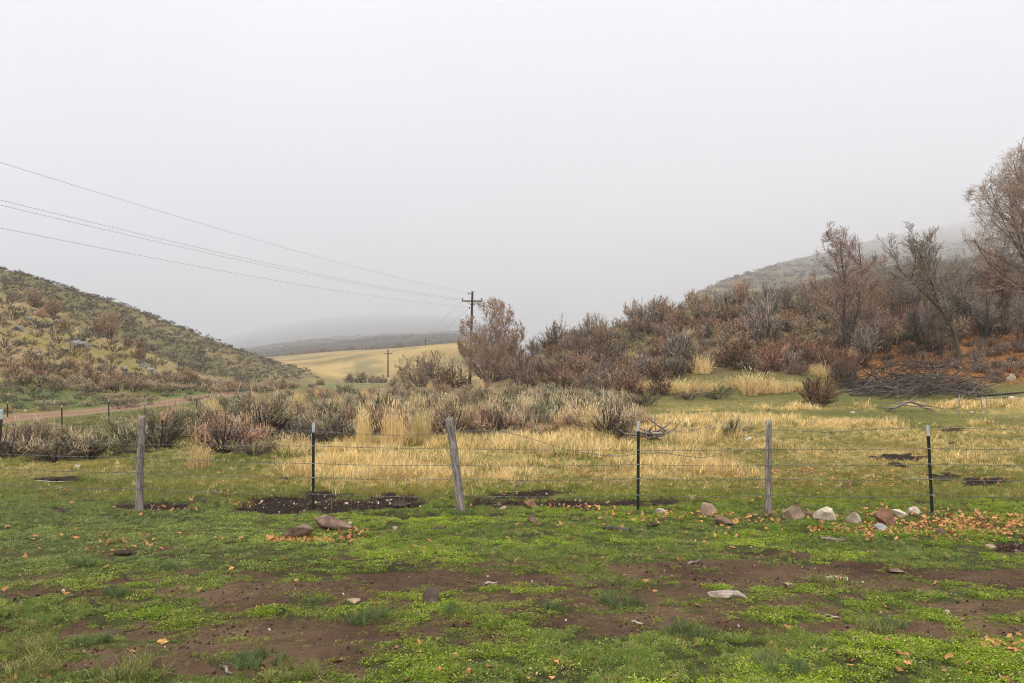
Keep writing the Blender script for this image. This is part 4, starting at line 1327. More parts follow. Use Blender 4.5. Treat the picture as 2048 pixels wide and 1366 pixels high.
def log_mesh(seed, pts, rad, mat, sides=8, lump=.18):
    mb = MB(); pts = np.array(pts, float); n = max(8, len(pts) * 4)
    s = np.linspace(0, 1, n); q = np.linspace(0, 1, len(pts))
    P = np.stack([np.interp(s, q, pts[:, j]) for j in range(3)], 1)
    R = np.interp(s, np.linspace(0, 1, len(rad)), rad) * (1 + lump * (fbm(s * 9 + seed, s * 0, 3, seed) - .5) * 2)
    tubes(mb, P[None], R[None], sides)
    for e, d in ((0, -1), (n - 1, 1)):
        base = mb.n
        ring = (0 if e == 0 else (n - 1) * sides)
        V = P[e] + nrm(P[e] - P[e - d]) * R[e] * .15
        mb.add([V], np.zeros((0, 3), int), .5)
        mb.f.append(np.array([[ring + i, ring + (i + 1) % sides, base] for i in range(sides)])); mb.m.append(np.zeros(sides, int))
    return mb.mesh('log', [mat if not isinstance(mat, str) else M[mat]], True)


def ground_line(p, q, n=5, lift=.02):
    a, b_ = hit(*p), hit(*q)
    r = []
    for i in range(n):
        t = i / (n - 1); x = a.x + (b_.x - a.x) * t; y = a.y + (b_.y - a.y) * t
        r.append(Vector((x, y, gz(x, y) + lift)))
    return a, [tuple(v - a) for v in r]


# weathered root log lying at the edge of the track
a, L = ground_line((1404, 1196), (1478, 1199), 6, .05)
rl = thing('weathered_log', 'pale weathered log on a small soil mound between the wheel tracks', 'log', a)
Wl = 76 * a.y / F
mid = hit(1440, 1196) - a
wm = rock_mesh(71, (Wl, Wl * .42, Wl * .30), 'pale', cuts=16, sub=4, sink=.22, rough=.22)
wm.materials.clear(); wm.materials.append(M['palewood'])
obj('wood', wm, rl, mid + Vector((0, .04, 0)), -.06)
obj('stub', log_mesh(8, [(mid.x + Wl * .38, mid.y, .03), (mid.x + Wl * .55, mid.y - .03, .02), (mid.x + Wl * .66, mid.y - .05, .0)], [.03, .02, .008], 'palewood', 7, .3), rl)
for p, q, r, mt, lab, lf in (((40, 962), (148, 964), .016, 'palewood', 'long thin pale pole lying in the left meadow', .02),
                             ((1375, 1133), (1399, 1122), .014, 'deadwood', 'short grey stick lying on the grass above the pale log', .015),
                             ((968, 1171), (996, 1166), .012, 'palewood', 'pale splinter of wood on the upper wheel track', .012),
                             ((1640, 1079), (1692, 1083), .016, 'deadwood', 'grey stick lying in the grass below the fence rocks', .015),
                             ((1262, 1247), (1286, 1249), .010, 'palewood', 'pale twig beside the smooth bare soil', .01),
                             ((1205, 963), (1262, 969), .013, 'palewood', 'pale stick lying in dry grass near the middle steel post', .03),
                             ((440, 1336), (466, 1350), .010, 'deadwood', 'crooked dry twig by the nearest grass tuft', .012),
                             ((1650, 1234), (1676, 1236), .008, 'palewood', 'thin flat wood chip on the lower track', .01),
                             ((1722, 960), (1766, 954), .016, 'palewood', 'pale branch piece in the leafy dry meadow', .03),
                             ((1208, 1062), (1262, 1062), .032, 'deaddark', 'dark peeling bark piece in front of the middle steel post', .02)):
    a, L = ground_line(p, q, 4, lf)
    L = [(x, y + .03 * math.sin(i * 2), z) for i, (x, y, z) in enumerate(L)]
    tag(obj('stick', log_mesh(int(p[0]), L, [r, r * 1.1, r * .9, r * .5], mt, 6), None, a), lab, 'stick', 'sticks on the ground')

# fallen branch on the meadow edge
a, L = ground_line((1772, 823), (1868, 824), 7, .03)
fb = thing('fallen_branch', 'arched fallen branch resting on the meadow in front of the brush pile', 'branch', a)
arch = [(L[i][0], L[i][1], L[i][2] + h) for i, h in enumerate((.0, .14, .32, .48, .36, .15, 0))]
obj('limb', log_mesh(31, arch, [.04, .06, .075, .07, .05, .03], 'deadwood', 7), fb)
for k, (i, e) in enumerate(((1, (-.9, -.2, .05)), (3, (.5, .1, .35)), (2, (1.2, -.5, -.2)), (4, (1.3, -.2, -.25)), (3, (-1.4, .4, -.2)))):
    p = arch[i]
    obj('side_branch', log_mesh(32 + k, [p, (p[0] + e[0] * .5, p[1] + e[1] * .5, max(p[2] + e[2] * .5, .03)), (p[0] + e[0], p[1] + e[1], max(p[2] + e[2], .02))], [.04, .028, .012], 'deadwood', 6), fb)
# branch that lies along the foot of the slope at the right edge
for k, (p, q, r, mt, lab) in enumerate((((1955, 794), (2060, 785), .05, 'deaddark', 'mossy dark log at the slope foot, upper one'), ((1948, 800), (2052, 794), .035, 'deadwood', 'grey log at the slope foot, lower one'))):
    a, L = ground_line(p, q, 5, .06)
    tag(obj('fallen_log', log_mesh(60 + k, L, [r, r * 1.2, r, r * .6], mt, 7), None, a), lab, 'log', 'logs at the foot of the slope')
for px, by, ty, lab in ((1918, 829, 789, 'forked pale stake in dry grass in front of the brush pile'), (1963, 826, 792, 'straight pale stake left of the bent stake'), (1973, 830, 793, 'bent pale stake with a hooked top')):
    a = hit(px, by); h = (by - ty) * a.y / F
    st = thing('dead_stalk', lab, 'stake', a, 0, 1, 'dead stakes in the dry grass')
    obj('stem', log_mesh(px, [(0, 0, -.05), (.02, 0, h * .5), (-.02, 0, h * .8), (.04, 0, h)], [.035, .03, .025, .012], 'palewood', 6), st)
    if px != 1963: obj('fork', log_mesh(px + 1, [(0, 0, h * .72), (.16, 0, h * .85), (.25, 0, h * 1.0)], [.02, .015, .008], 'palewood', 5), st)
# thin dead stalks in the meadow
for px, by, ty in ((1740, 832, 806), (1795, 835, 800), (1865, 842, 822), (1510, 842, 812), (1722, 838, 826)):
    a = hit(px, by); h = (by - ty) * a.y / F
    tag(obj('dead_stalk', log_mesh(px, [(0, 0, -.05), (.03, 0, h * .5), (0, 0, h)], [.014, .011, .006], 'palewood', 5), None, a), 'thin bleached weed stalk standing in the meadow', 'weed stalk', 'dead weed stalks in the meadow')

# dead sage pile with roots in the meadow
a = hit(1312, 880)
dp = thing('root_pile', 'uprooted tangle of dead sage roots and twigs beside the sage flat', 'brush pile', a)
rr = RS(77)
for i in range(46):
    az = rr.rand() * 6.28; r0 = .9 * rr.rand(); L_ = .5 + .8 * rr.rand()
    p = np.array([r0 * math.cos(az) * 1.1, r0 * math.sin(az) * .5, .04 + .3 * rr.rand() * (1 - r0 * .6)])
    d = nrm(np.array([rr.randn(), rr.randn() * .4, .12 * rr.randn() + .1]))
    e = p + d * L_ * .5; e2 = e + nrm(d + .5 * rr.randn(3)) * L_ * .5
    for v in (e, e2): v[2] = max(v[2], .02)
    obj('branch', log_mesh(400 + i, [p, e, e2], [.03 + .02 * rr.rand(), .022, .008], ('pilewood', 'deadwood', 'deadwood', 'palewood')[i % 4], 5), dp)

# brush pile under the leaning tree
bp0 = hit(1862, 790)
bpile = thing('brush_pile', 'large pile of grey and dark cut branches below the leaning tree', 'brush pile', bp0)
rr = RS(78)
for i in range(210):
    dark_ = i < 110
    u = rr.rand()
    x = -3.6 + 6.6 * u + .3 * rr.randn()
    ridge = (.45 + 1.35 * math.exp(-((x - (.6 if not dark_ else -.5)) / 1.9) ** 2))
    y = (1.9 if dark_ else .3) + .75 * rr.randn()
    z = ridge * rr.rand() * (1.15 if dark_ else .95)
    L_ = 1.3 + 1.9 * rr.rand()
    ang = (math.radians(12 if not dark_ else 20) + .28 * rr.randn())
    d = np.array([math.cos(ang) * (1 if rr.rand() < .7 else -1), .45 * rr.randn(), math.sin(ang)])
    d = nrm(d)
    p0_ = np.array([x, y, 0]) - d * L_ * .5
    P = [p0_ + d * L_ * t + np.array([0, 0, .13 * math.sin(t * 3.1) * (1 if i % 3 else -.6)]) + .06 * rr.randn(3) * (0 < t < 1) for t in (0, .35, .7, 1)]
    for v in P:
        g0 = gz(bp0.x + v[0], bp0.y + v[1]) - bp0.z
        v[2] = max(v[2] + z, g0 + .02) if True else v[2]
    mt = 'deaddark' if dark_ else ('pilewood' if rr.rand() < .75 else 'deaddark')
    if i in (20, 33, 41, 52): mt = 'moss'
    r_ = (.03 + .035 * rr.rand() ** 2)
    mb = MB(); tubes(mb, np.array([P]), np.array([[r_, r_ * .8, r_ * .55, r_ * .2]]), 5)
    # side twigs
    PP, RR_ = np.array([P]), np.array([[r_, r_ * .8, r_ * .55, r_ * .2]])
    Q, QR = branch_level(RS(900 + i), PP, RR_, 5, .4, 35, 2, .1, 0, .2, .95, .5)
    Q[:, :, 2] = np.maximum(Q[:, :, 2], np.minimum(Q[:, :1, 2], .02))
    tubes(mb, Q, np.maximum(QR, .006), 3)
    obj('branch', mb.mesh('branch', [M[mt]]), bpile)

# white plastic bottle left in the grass
a = hit(1497, 882); k = a.y / F
bt = thing('plastic_bottle', 'crumpled whitish plastic bottle in the grass by the sagebrush', 'bottle', a + Vector((0, 0, .06)))
prof = [(0, 0), (.05, .0), (.058, .02), (.055, .12), (.058, .2), (.03, .26), (.022, .27), (.022, .30), (0, .30)]
a8 = np.arange(10) * math.pi / 5
V = np.array([[z_ - .15, r_ * math.cos(q), r_ * math.sin(q)] for r_, z_ in prof for q in a8]); ix = np.arange(len(V)).reshape(-1, 10)
mb = MB(); mb.add(V, np.stack([ix[:-1], np.roll(ix[:-1], -1, 1), np.roll(ix[1:], -1, 1), ix[1:]], -1).reshape(-1, 4), .5)
M['plastic'] = simple_mat('white_plastic', (.62, .64, .70), .3)
bo = obj('body', mb.mesh('body', [M['plastic']], True), bt); bo.rotation_euler = (.1, -.25, .6)

# ------------------------------------------------------------------ shrubs
def in_poly(x, y, poly):
    c = False; n = len(poly); j = n - 1
    for i in range(n):
        xi, yi = poly[i]; xj, yj = poly[j]
        if ((yi > y) != (yj > y)) and (x < (xj - xi) * (y - yi) / (yj - yi) + xi): c = not c
        j = i
    return c


def spread_points(poly, n, mind, seed, avoid=()):
    """n ground points that show inside a region of the photo, at least mind*distance apart"""
    rng = RS(seed); pts = []
    PA = np.zeros((n, 3)); AV = np.array([tuple(a_) for a_, _ in avoid]); AR = np.array([r_ for _, r_ in avoid])
    xs = [p[0] for p in poly]; ys = [p[1] for p in poly]
    tries = 0
    while len(pts) < n and tries < n * 14:
        tries += 1
        x = rng.uniform(min(xs), max(xs)); y = rng.uniform(min(ys), max(ys))
        if not in_poly(x, y, poly): continue
        p = hit(x, y)
        if p is None: continue
        pa = np.array(p)
        if len(pts) and (np.linalg.norm(PA[:len(pts)] - pa, axis=1) < mind).any(): continue
        if len(AV) and (np.linalg.norm(AV - pa, axis=1) < AR).any(): continue
        PA[len(pts)] = pa
        pts.append(p)
    return pts


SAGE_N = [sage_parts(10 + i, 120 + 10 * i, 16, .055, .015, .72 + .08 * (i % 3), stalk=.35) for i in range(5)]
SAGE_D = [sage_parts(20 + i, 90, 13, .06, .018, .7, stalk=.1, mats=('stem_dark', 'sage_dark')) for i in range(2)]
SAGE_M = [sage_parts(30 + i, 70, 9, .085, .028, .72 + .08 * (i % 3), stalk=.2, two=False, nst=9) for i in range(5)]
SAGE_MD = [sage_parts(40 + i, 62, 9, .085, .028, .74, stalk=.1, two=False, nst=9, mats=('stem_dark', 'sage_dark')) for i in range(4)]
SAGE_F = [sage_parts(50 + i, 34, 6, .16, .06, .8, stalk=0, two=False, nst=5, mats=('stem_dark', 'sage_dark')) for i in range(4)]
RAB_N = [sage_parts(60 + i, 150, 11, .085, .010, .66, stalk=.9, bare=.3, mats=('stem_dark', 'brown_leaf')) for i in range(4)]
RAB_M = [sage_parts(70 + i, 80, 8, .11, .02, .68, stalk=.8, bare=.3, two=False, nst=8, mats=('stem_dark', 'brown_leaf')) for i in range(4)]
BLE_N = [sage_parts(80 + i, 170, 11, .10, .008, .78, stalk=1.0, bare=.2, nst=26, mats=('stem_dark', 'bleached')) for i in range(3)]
BLE_M = [sage_parts(85 + i, 80, 8, .11, .02, .75, stalk=.7, bare=.25, two=False, nst=8, mats=('stem_dark', 'bleached')) for i in range(3)]
BRU_R = [bare_parts(100 + i, 34, 6, 6, 78, 1.05, .010, twig='twig_red', two=False, rmin=.006) for i in range(4)]
BRU_P = [bare_parts(110 + i, 26, 6, 6, 68, 1.0, .011, twig='twig_purple', two=False, rmin=.0055) for i in range(4)]
BRU_G = [bare_parts(120 + i, 15, 5, 6, 50, .95, .014, twig='twig_grey', two=False, rmin=.005) for i in range(4)]
BRU_O = [bare_parts(130 + i, 9, 5, 5, 40, .8, .014, lf=420, leafmat='leaf_tan', twig='twig_grey', two=False, lsize=.055, rmin=.005) for i in range(3)]
BRU_Y = [bare_parts(136 + i, 8, 5, 5, 46, .9, .014, lf=420, leafmat='leaf_yellow', twig='twig_grey', two=False, lsize=.055, rmin=.005) for i in range(2)]
GOLD = [blade_clump(140 + i, 360, 1.0, .34, .018, 24, .35) for i in range(4)]
GOLD_T = [blade_clump(150 + i, 420, 1.0, .42, .011, 15, .2, .35) for i in range(3)]

used = []
tally = {}
LAND = []
MASS = []


def shrub(kind, me, p, h, label, cat, group=None, wf=1.0, rz=None, sink=.0, seed=0):
    rng = RS(seed * 7 + int(abs(p.x * 131 + p.y * 977)) % 100000)
    rz = rng.rand() * 6.283 if rz is None else rz
    s = (h * wf * (.92 + .16 * rng.rand()), h * wf * (.92 + .16 * rng.rand()), h)
    loc = Vector((p.x, p.y, p.z - sink - .02 * h))
    if isinstance(me, tuple):
        o = thing(kind, label, cat, loc, rz, s, group)
        obj('stem', me[0], o); obj('foliage', me[1], o)
    else:
        o = tag(obj(kind, me, None, loc, rz, s), label, cat, group)
    used.append((loc, h * .5))
    if group: MASS.append((o, loc, h))
    else: LAND.append((loc, label))
    tally[kind] = tally.get(kind, 0) + 1
    return o


def px_h(p, pix): return pix * p.y / F


# single shrubs that the photograph shows clearly: (kind, mesh, base px, base row, height px, width factor, label)
HERO = [
    ('sagebrush', SAGE_N[0], 178, 918, 88, 1.25, 'big spreading sagebrush with dark bare lower branches in the left meadow'),
    ('rabbitbrush', BLE_N[0], 112, 922, 74, 1.35, 'bleached pinkish rabbitbrush drooping beside the big spreading sagebrush'),
    ('rabbitbrush', BLE_N[1], 30, 915, 86, 1.4, 'matted bleached brush with a dark hollow at the left fence end'),
    ('rabbitbrush', BLE_N[2], 70, 890, 62, 1.3, 'pale straw coloured brush behind the matted bleached brush'),
    ('sagebrush', SAGE_N[1], 318, 898, 96, 1.1, 'tall grey brown sagebrush right behind the upright wooden post'),
    ('rabbitbrush', RAB_N[0], 332, 876, 72, 1.1, 'russet topped rabbitbrush behind the tall grey brown sagebrush'),
    ('rabbitbrush', BLE_N[1], 250, 893, 66, 1.15, 'bleached wispy brush left of the upright wooden post'),
    ('rabbitbrush', RAB_N[1], 448, 905, 98, 1.05, 'straw brown rabbitbrush rising behind the single gold grass clump'),
    ('sagebrush', SAGE_N[2], 508, 912, 56, 1.05, 'small round green sagebrush standing alone at the edge of the gold grass'),
    ('rabbitbrush', RAB_N[2], 475, 890, 72, 1.2, 'tan rabbitbrush behind the small round green sagebrush'),
    ('sagebrush', SAGE_D[0], 592, 888, 66, 1.2, 'dark green sagebrush behind dry grass left of the first green steel post'),
    ('sagebrush', SAGE_D[1], 665, 884, 70, 1.15, 'dark sagebrush right behind the first green steel post'),
    ('sagebrush', SAGE_N[3], 958, 884, 54, 1.5, 'low wide sagebrush just right of the leaning wooden post'),
    ('rabbitbrush', RAB_N[3], 1136, 872, 66, 1.0, 'rust coloured dome shaped rabbitbrush among grey sage'),
    ('sagebrush', SAGE_N[4], 1003, 832, 58, 1.25, 'large green sagebrush mound behind the leaning wooden post'),
    ('sagebrush', SAGE_N[0], 1062, 880, 40, 1.3, 'pale grey low sagebrush at the edge of the gold meadow'),
    ('sagebrush', SAGE_N[1], 1232, 878, 36, 1.2, 'little bluish sagebrush left of the middle steel post'),
    ('sagebrush', SAGE_N[2], 1283, 836, 46, .9, 'single round sagebrush with a bare trunk above the root pile'),
    ('sagebrush', SAGE_N[3], 1462, 876, 56, 1.15, 'grey green sagebrush alone in the meadow near the plastic bottle'),
    ('willow_bush', bare_parts(160, 40, 5, 6, 60, 1.0, .012, twig='twig_red', two=True, rmin=.005), 1638, 812, 72, 1.0, 'dense red brown bush at the meadow edge left of the brush pile'),
    ('sagebrush', SAGE_D[0], 1432, 798, 36, 1.3, 'dark gnarled sagebrush below the bank of gold bunchgrass'),
    ('sagebrush', SAGE_D[1], 1372, 799, 28, 1.4, 'dark flat sagebrush left of the gnarled one under the bunchgrass'),
    ('sagebrush', SAGE_N[4], 1790, 690, 46, 1.2, 'pale grey sagebrush high on the slope left of the leaning tree'),
    ('sagebrush', SAGE_M[0], 1262, 812, 30, 1.1, 'silvery sagebrush at the tip of the dry grass strip'),
]
for i, (kind, me, bx, by, hp, wf, lab) in enumerate(HERO):
    p = hit(bx, by)
    shrub(kind, me, p, px_h(p, hp), lab, 'shrub' if kind != 'sagebrush' else 'sagebrush', None, wf, seed=i)

HB = [  # larger leafless shrubs on the right-hand slope and in the middle
    (BRU_P[0], 1112, 705, 74, .75, 'dark purple leafless shrub on the skyline right of the round bare tree'),
    (BRU_P[1], 1180, 660, 50, .55, 'small bare treelike shrub poking above the skyline'),
    (BRU_P[2], 1280, 648, 62, .75, 'purple grey bare shrub rising on the middle of the skyline'),
    (BRU_G[0], 1362, 728, 92, .72, 'pale grey fan shaped bare shrub in the middle of the slope'),
    (BRU_G[1], 1528, 690, 118, .62, 'tall dark grey bare shrub beside the yellow leaved oak'),
    (BRU_G[2], 1500, 655, 76, .6, 'grey bare shrub behind the yellow leaved oak'),
    (BRU_P[3], 870, 772, 74, .8, 'purple brown thicket left of the round bare tree'),
    (BRU_P[0], 838, 774, 54, .9, 'lower purple thicket at the left end of the bare thickets'),
    (BRU_R[0], 905, 776, 58, .9, 'reddish thicket at the foot of the round bare tree'),
    (BRU_P[1], 1042, 768, 90, .6, 'grey purple shrub leaning on the right side of the round bare tree'),
    (BRU_G[3], 1735, 722, 92, .6, 'slender grey brown shrub standing left of the leaning tree'),
    (BRU_P[2], 1690, 770, 80, .62, 'brown bare shrub above the red brown bush'),
    (BRU_R[1], 1540, 742, 66, .9, 'dark red brown shrub over the gold bunchgrass'),
    (BRU_R[2], 1600, 722, 80, .8, 'large red brown shrub on the slope behind the bunchgrass'),
    (BRU_R[3], 1470, 735, 62, .9, 'dark purple brown shrub over the left bunchgrass'),
    (BRU_P[3], 1215, 735, 64, .9, 'maroon shrub on the lower slope above the sage flat'),
    (BRU_R[0], 1160, 755, 54, 1.0, 'maroon thicket where the slope meets the sage flat'),
    (BRU_R[1], 1255, 792, 58, 1.0, 'red brown thicket at the lower right end of the sage flat'),
    (BRU_R[2], 1320, 790, 48, 1.0, 'low red brown shrub left of the dark flat sagebrush'),
]
for i, (me, bx, by, hp, wf, lab) in enumerate(HB):
    p = hit(bx, by)
    shrub('bare_shrub', me, p, px_h(p, hp), lab, 'shrub', None, wf, seed=50 + i)
HO = [(BRU_O[0], 1386, 632, 56, .75, 'tan leaved oak brush on the ridge below the hazy hill'),
      (BRU_O[1], 1484, 622, 74, .55, 'tall thin oak brush with orange brown leaves on the ridge'),
      (BRU_Y[0], 1462, 690, 60, 1.0, 'oak brush still holding bright yellow leaves'),
      (BRU_Y[1], 1068, 748, 36, 1.0, 'small yellow leaved oak brush at the side of the round bare tree'),
      (BRU_O[2], 1690, 690, 70, .8, 'tan leaved oak brush under the tall bare tree'),
      (BRU_O[0], 1836, 620, 100, .5, 'yellowish tan oak brush behind the leaning tree'),
      (BRU_O[1], 1640, 630, 50, .9, 'pale tan oak brush left of the tall bare tree')]
for i, (me, bx, by, hp, wf, lab) in enumerate(HO):
    p = hit(bx, by)
    shrub('oak_brush', me, p, px_h(p, hp), lab, 'shrub', None, wf, seed=90 + i)
HG = [  # golden bunchgrass: mesh, px, base row, height px, width factor, label
    (GOLD_T[0], 728, 892, 92, .5, 'tall blond bunchgrass, first of the three tall clumps'),
    (GOLD_T[1], 788, 892, 96, .7, 'widest of the three tall blond bunchgrass clumps'),
    (GOLD_T[2], 842, 890, 98, .55, 'tall blond bunchgrass nearest the leaning wooden post'),
    (GOLD[0], 398, 936, 62, .9, 'short bright gold grass clump alone before the brown rabbitbrush'),
    (GOLD_T[0], 575, 908, 46, 1.0, 'gold grass tuft left of the first green steel post'),
    (GOLD_T[1], 607, 906, 40, 1.0, 'gold grass tuft touching the first green steel post'),
    (GOLD_T[2], 548, 905, 34, 1.0, 'low gold grass tuft under the dark green sagebrush'),
    (GOLD[1], 1403, 746, 44, 1.0, 'pale gold bunchgrass clump highest on the slope, left one'),
    (GOLD[2], 1440, 716, 24, 1.2, 'small gold bunchgrass clump beside the grey shrub'),
    (GOLD[3], 1350, 786, 36, 1.3, 'rounded gold bunchgrass clump at the left end of the bank'),
    (GOLD[0], 1392, 786, 34, 1.3, 'drooping gold bunchgrass above the dark flat sagebrush'),
    (GOLD[1], 1462, 776, 30, 1.0, 'small bright gold bunchgrass above the gnarled sagebrush'),
    (GOLD[2], 1515, 786, 54, 1.15, 'largest gold bunchgrass mound in the middle of the bank'),
    (GOLD[3], 1500, 790, 40, 1.1, 'gold bunchgrass leaning on the largest mound'),
    (GOLD[0], 1572, 784, 30, 1.3, 'low gold bunchgrass at the right end of the bank'),
    (GOLD[1], 1548, 786, 32, 1.2, 'gold bunchgrass between largest mound and right end'),
    (GOLD[2], 1642, 754, 34, 1.0, 'faded gold bunchgrass above the red brown bush'),
    (GOLD[3], 1290, 776, 22, 1.2, 'little gold bunchgrass near the maroon thicket'),
    (GOLD[0], 1372, 790, 34, 1.1, 'ragged gold bunchgrass squeezed between two rounded ones'), (GOLD[1], 1425, 784, 30, 1.2, 'wide low gold bunchgrass in the middle of the left bank half'),
    (GOLD[2], 1488, 778, 36, 1.0, 'gold bunchgrass rising just left of the largest mound'), (GOLD[3], 1592, 782, 28, 1.1, 'thin gold bunchgrass fading out at the bank end'), (GOLD[0], 1412, 728, 28, 1.0, 'second gold bunchgrass of the high pair'),
    (GOLD[1], 1530, 692, 18, 1.0, 'tiny gold tuft under the tall dark grey shrub'), (GOLD[2], 660, 905, 22, 1.2, 'low gold tuft right of the first green steel post'),
    (GOLD_T[0], 768, 815, 40, .8, 'distant blond grass tuft in the sage flat'),
    (GOLD[1], 680, 812, 22, 1.3, 'straw tuft far back in the sage flat'),
    (GOLD_T[1], 1045, 838, 44, .8, 'thin blond tuft between two sage mounds')]
for i, (me, bx, by, hp, wf, lab) in enumerate(HG):
    p = hit(bx, by)
    if me in GOLD_T and hp > 80: used.extend([(p, 1.5), (p - Vector((p.x * .05, p.y * .05, 0)), 1.4)])
    shrub('bunchgrass', me, p, px_h(p, hp * 1.04), lab, 'bunchgrass', None, wf * (.8 if me in GOLD_T else 1.0), seed=130 + i)

Z_FAR = [(0, 541), (100, 563), (150, 579), (320, 639), (430, 679), (560, 727), (640, 756), (560, 772), (480, 765), (400, 750), (300, 708), (200, 664), (100, 626), (0, 594)]
Z_SPUR = [(0, 600), (100, 636), (200, 674), (300, 718), (400, 757), (400, 770), (200, 768), (0, 745)]
Z_FOOT = [(0, 738), (150, 748), (300, 760), (420, 768), (560, 773), (640, 776), (520, 786), (300, 786), (100, 790), (0, 792)]
Z_FLAT = [(360, 858), (420, 832), (500, 800), (560, 786), (660, 779), (900, 779), (1060, 779), (1180, 790), (1250, 820), (1290, 850), (1230, 880), (900, 882), (700, 880), (560, 884), (450, 880)]
Z_RLOW = [(1060, 776), (1060, 725), (1150, 692), (1280, 652), (1500, 622), (1700, 618), (1740, 730), (1600, 756), (1500, 742), (1400, 738), (1300, 775), (1240, 800), (1150, 785)]
Z_RTOP = [(1060, 708), (1150, 674), (1280, 634), (1400, 611), (1550, 596), (1650, 589), (1800, 576), (2048, 560), (2048, 595), (1600, 622), (1300, 664), (1060, 730)]
Z_WOOD = [(1650, 595), (2048, 565), (2048, 660), (1960, 690), (1760, 720)]
rg = RS(4242)


def choose(lst): return lst[rg.randint(len(lst))]


def zone(poly, n, mind, seed, table, rad=.35):
    av = [(q, r * .8) for q, r in used]
    pts = spread_points(poly, n, mind, seed, av)
    for i, p in enumerate(pts):
        t = rg.rand(); acc = 0
        for w_, kind, ml, mf, h0, h1, wf, lab, cat, grp in table:
            acc += w_
            if t <= acc:
                near = p.y < 40 and ml is not None
                shrub(kind, choose(ml if near else mf), p, rg.uniform(h0, h1) * (1.22 if (near and p.y < 33) else 1), lab, cat, grp, wf * rg.uniform(.85, 1.2), seed=seed + i)
                break
    return pts


zone(Z_FLAT, 185, 1.0, 1, [
    (.38, 'sagebrush', SAGE_N, SAGE_M, .65, 1.6, 1.0, 'grey green sagebrush packed into the valley sage flat', 'sagebrush', 'sagebrush of the valley flat'),
    (.07, 'sagebrush', SAGE_D, SAGE_MD, .8, 1.2, 1.0, 'dark sagebrush packed into the valley sage flat', 'sagebrush', 'dark sagebrush of the valley flat'),
    (.25, 'rabbitbrush', RAB_N, RAB_M, .6, 1.4, 1.0, 'russet rabbitbrush growing between the valley sagebrush', 'shrub', 'rabbitbrush of the valley flat'),
    (.14, 'rabbitbrush', BLE_N, BLE_M, .6, 1.35, 1.05, 'bleached rabbitbrush growing between the valley sagebrush', 'shrub', 'bleached rabbitbrush of the valley flat'),
    (.16, 'bunchgrass', GOLD_T, GOLD_T, .7, 1.2, .8, 'blond grass tuft between the valley sagebrush', 'bunchgrass', 'blond tufts of the valley flat')])
Z_BANK = [(0, 794), (300, 788), (480, 788), (470, 798), (300, 812), (180, 825), (0, 838)]
zone(Z_BANK, 34, 1.2, 8, [
    (.5, 'rabbitbrush', None, BLE_M, .35, .9, 1.3, 'bleached brush on the green bank behind the far fence', 'shrub', 'brush on the green bank at foot of the left hill'),
    (.5, 'sagebrush', None, SAGE_MD, .35, .8, 1.3, 'dark sagebrush on the green bank behind the far fence', 'sagebrush', 'sagebrush on the green bank at foot of the left hill')])
zone(Z_FOOT, 84, 1.15, 2, [
    (.50, 'rabbitbrush', None, BLE_M, .9, 1.7, 1.1, 'bleached brown brush along the foot of the left hill', 'shrub', 'brush along the foot of the left hill'),
    (.30, 'rabbitbrush', None, RAB_M, .9, 1.6, 1.0, 'russet brush along the foot of the left hill', 'shrub', 'russet brush along the foot of the left hill'),
    (.20, 'sagebrush', None, SAGE_MD, .8, 1.4, 1.0, 'dark sagebrush along the foot of the left hill', 'sagebrush', 'sagebrush along the foot of the left hill')])
zone(Z_SPUR, 88, 1.5, 3, [
    (.80, 'sagebrush', None, SAGE_MD, .7, 1.45, 1.0, 'dark sagebrush dotted over the near yellowish slope of the left hill', 'sagebrush', 'sagebrush on the near left slope'),
    (.12, 'rabbitbrush', None, RAB_M, .6, 1.0, 1.0, 'brown brush on the near yellowish slope of the left hill', 'shrub', 'brown brush on the near left slope'),
    (.08, 'bare_shrub', None, BRU_R, .9, 1.6, .9, 'purplish bare shrub on the near yellowish slope of the left hill', 'shrub', 'bare shrubs on the near left slope')])
if 0: zone(Z_FAR, 120, 2.2, 4, [
    (1.0, 'sagebrush', None, SAGE_F, .95, 1.6, 1.0, 'small dark sagebrush scattered over the far face of the left hill', 'sagebrush', 'sagebrush on the far left face')])
zone(Z_RLOW, 245, 1.0, 5, [
    (.31, 'bare_shrub', None, BRU_R, .9, 1.6, 1.15, 'red brown bare shrub in the thicket on the right slope', 'shrub', 'red brown shrubs of the right slope'),
    (.15, 'bare_shrub', None, BRU_P, 1.0, 1.9, 1.0, 'purple bare shrub in the thicket on the right slope', 'shrub', 'purple shrubs of the right slope'),
    (.12, 'bare_shrub', None, BRU_G, 1.0, 1.9, 1.0, 'grey bare shrub in the thicket on the right slope', 'shrub', 'grey shrubs of the right slope'),
    (.24, 'sagebrush', None, SAGE_M, .8, 1.3, 1.15, 'sagebrush between the bare shrubs of the right slope', 'sagebrush', 'sagebrush of the right slope'),
    (.09, 'oak_brush', None, BRU_O, 1.3, 2.2, .9, 'tan leaved oak brush in the thicket on the right slope', 'shrub', 'oak brush of the right slope'),
    (.09, 'bunchgrass', None, GOLD, .5, .9, 1.2, 'gold bunchgrass in the thicket on the right slope', 'bunchgrass', 'bunchgrass of the right slope')])
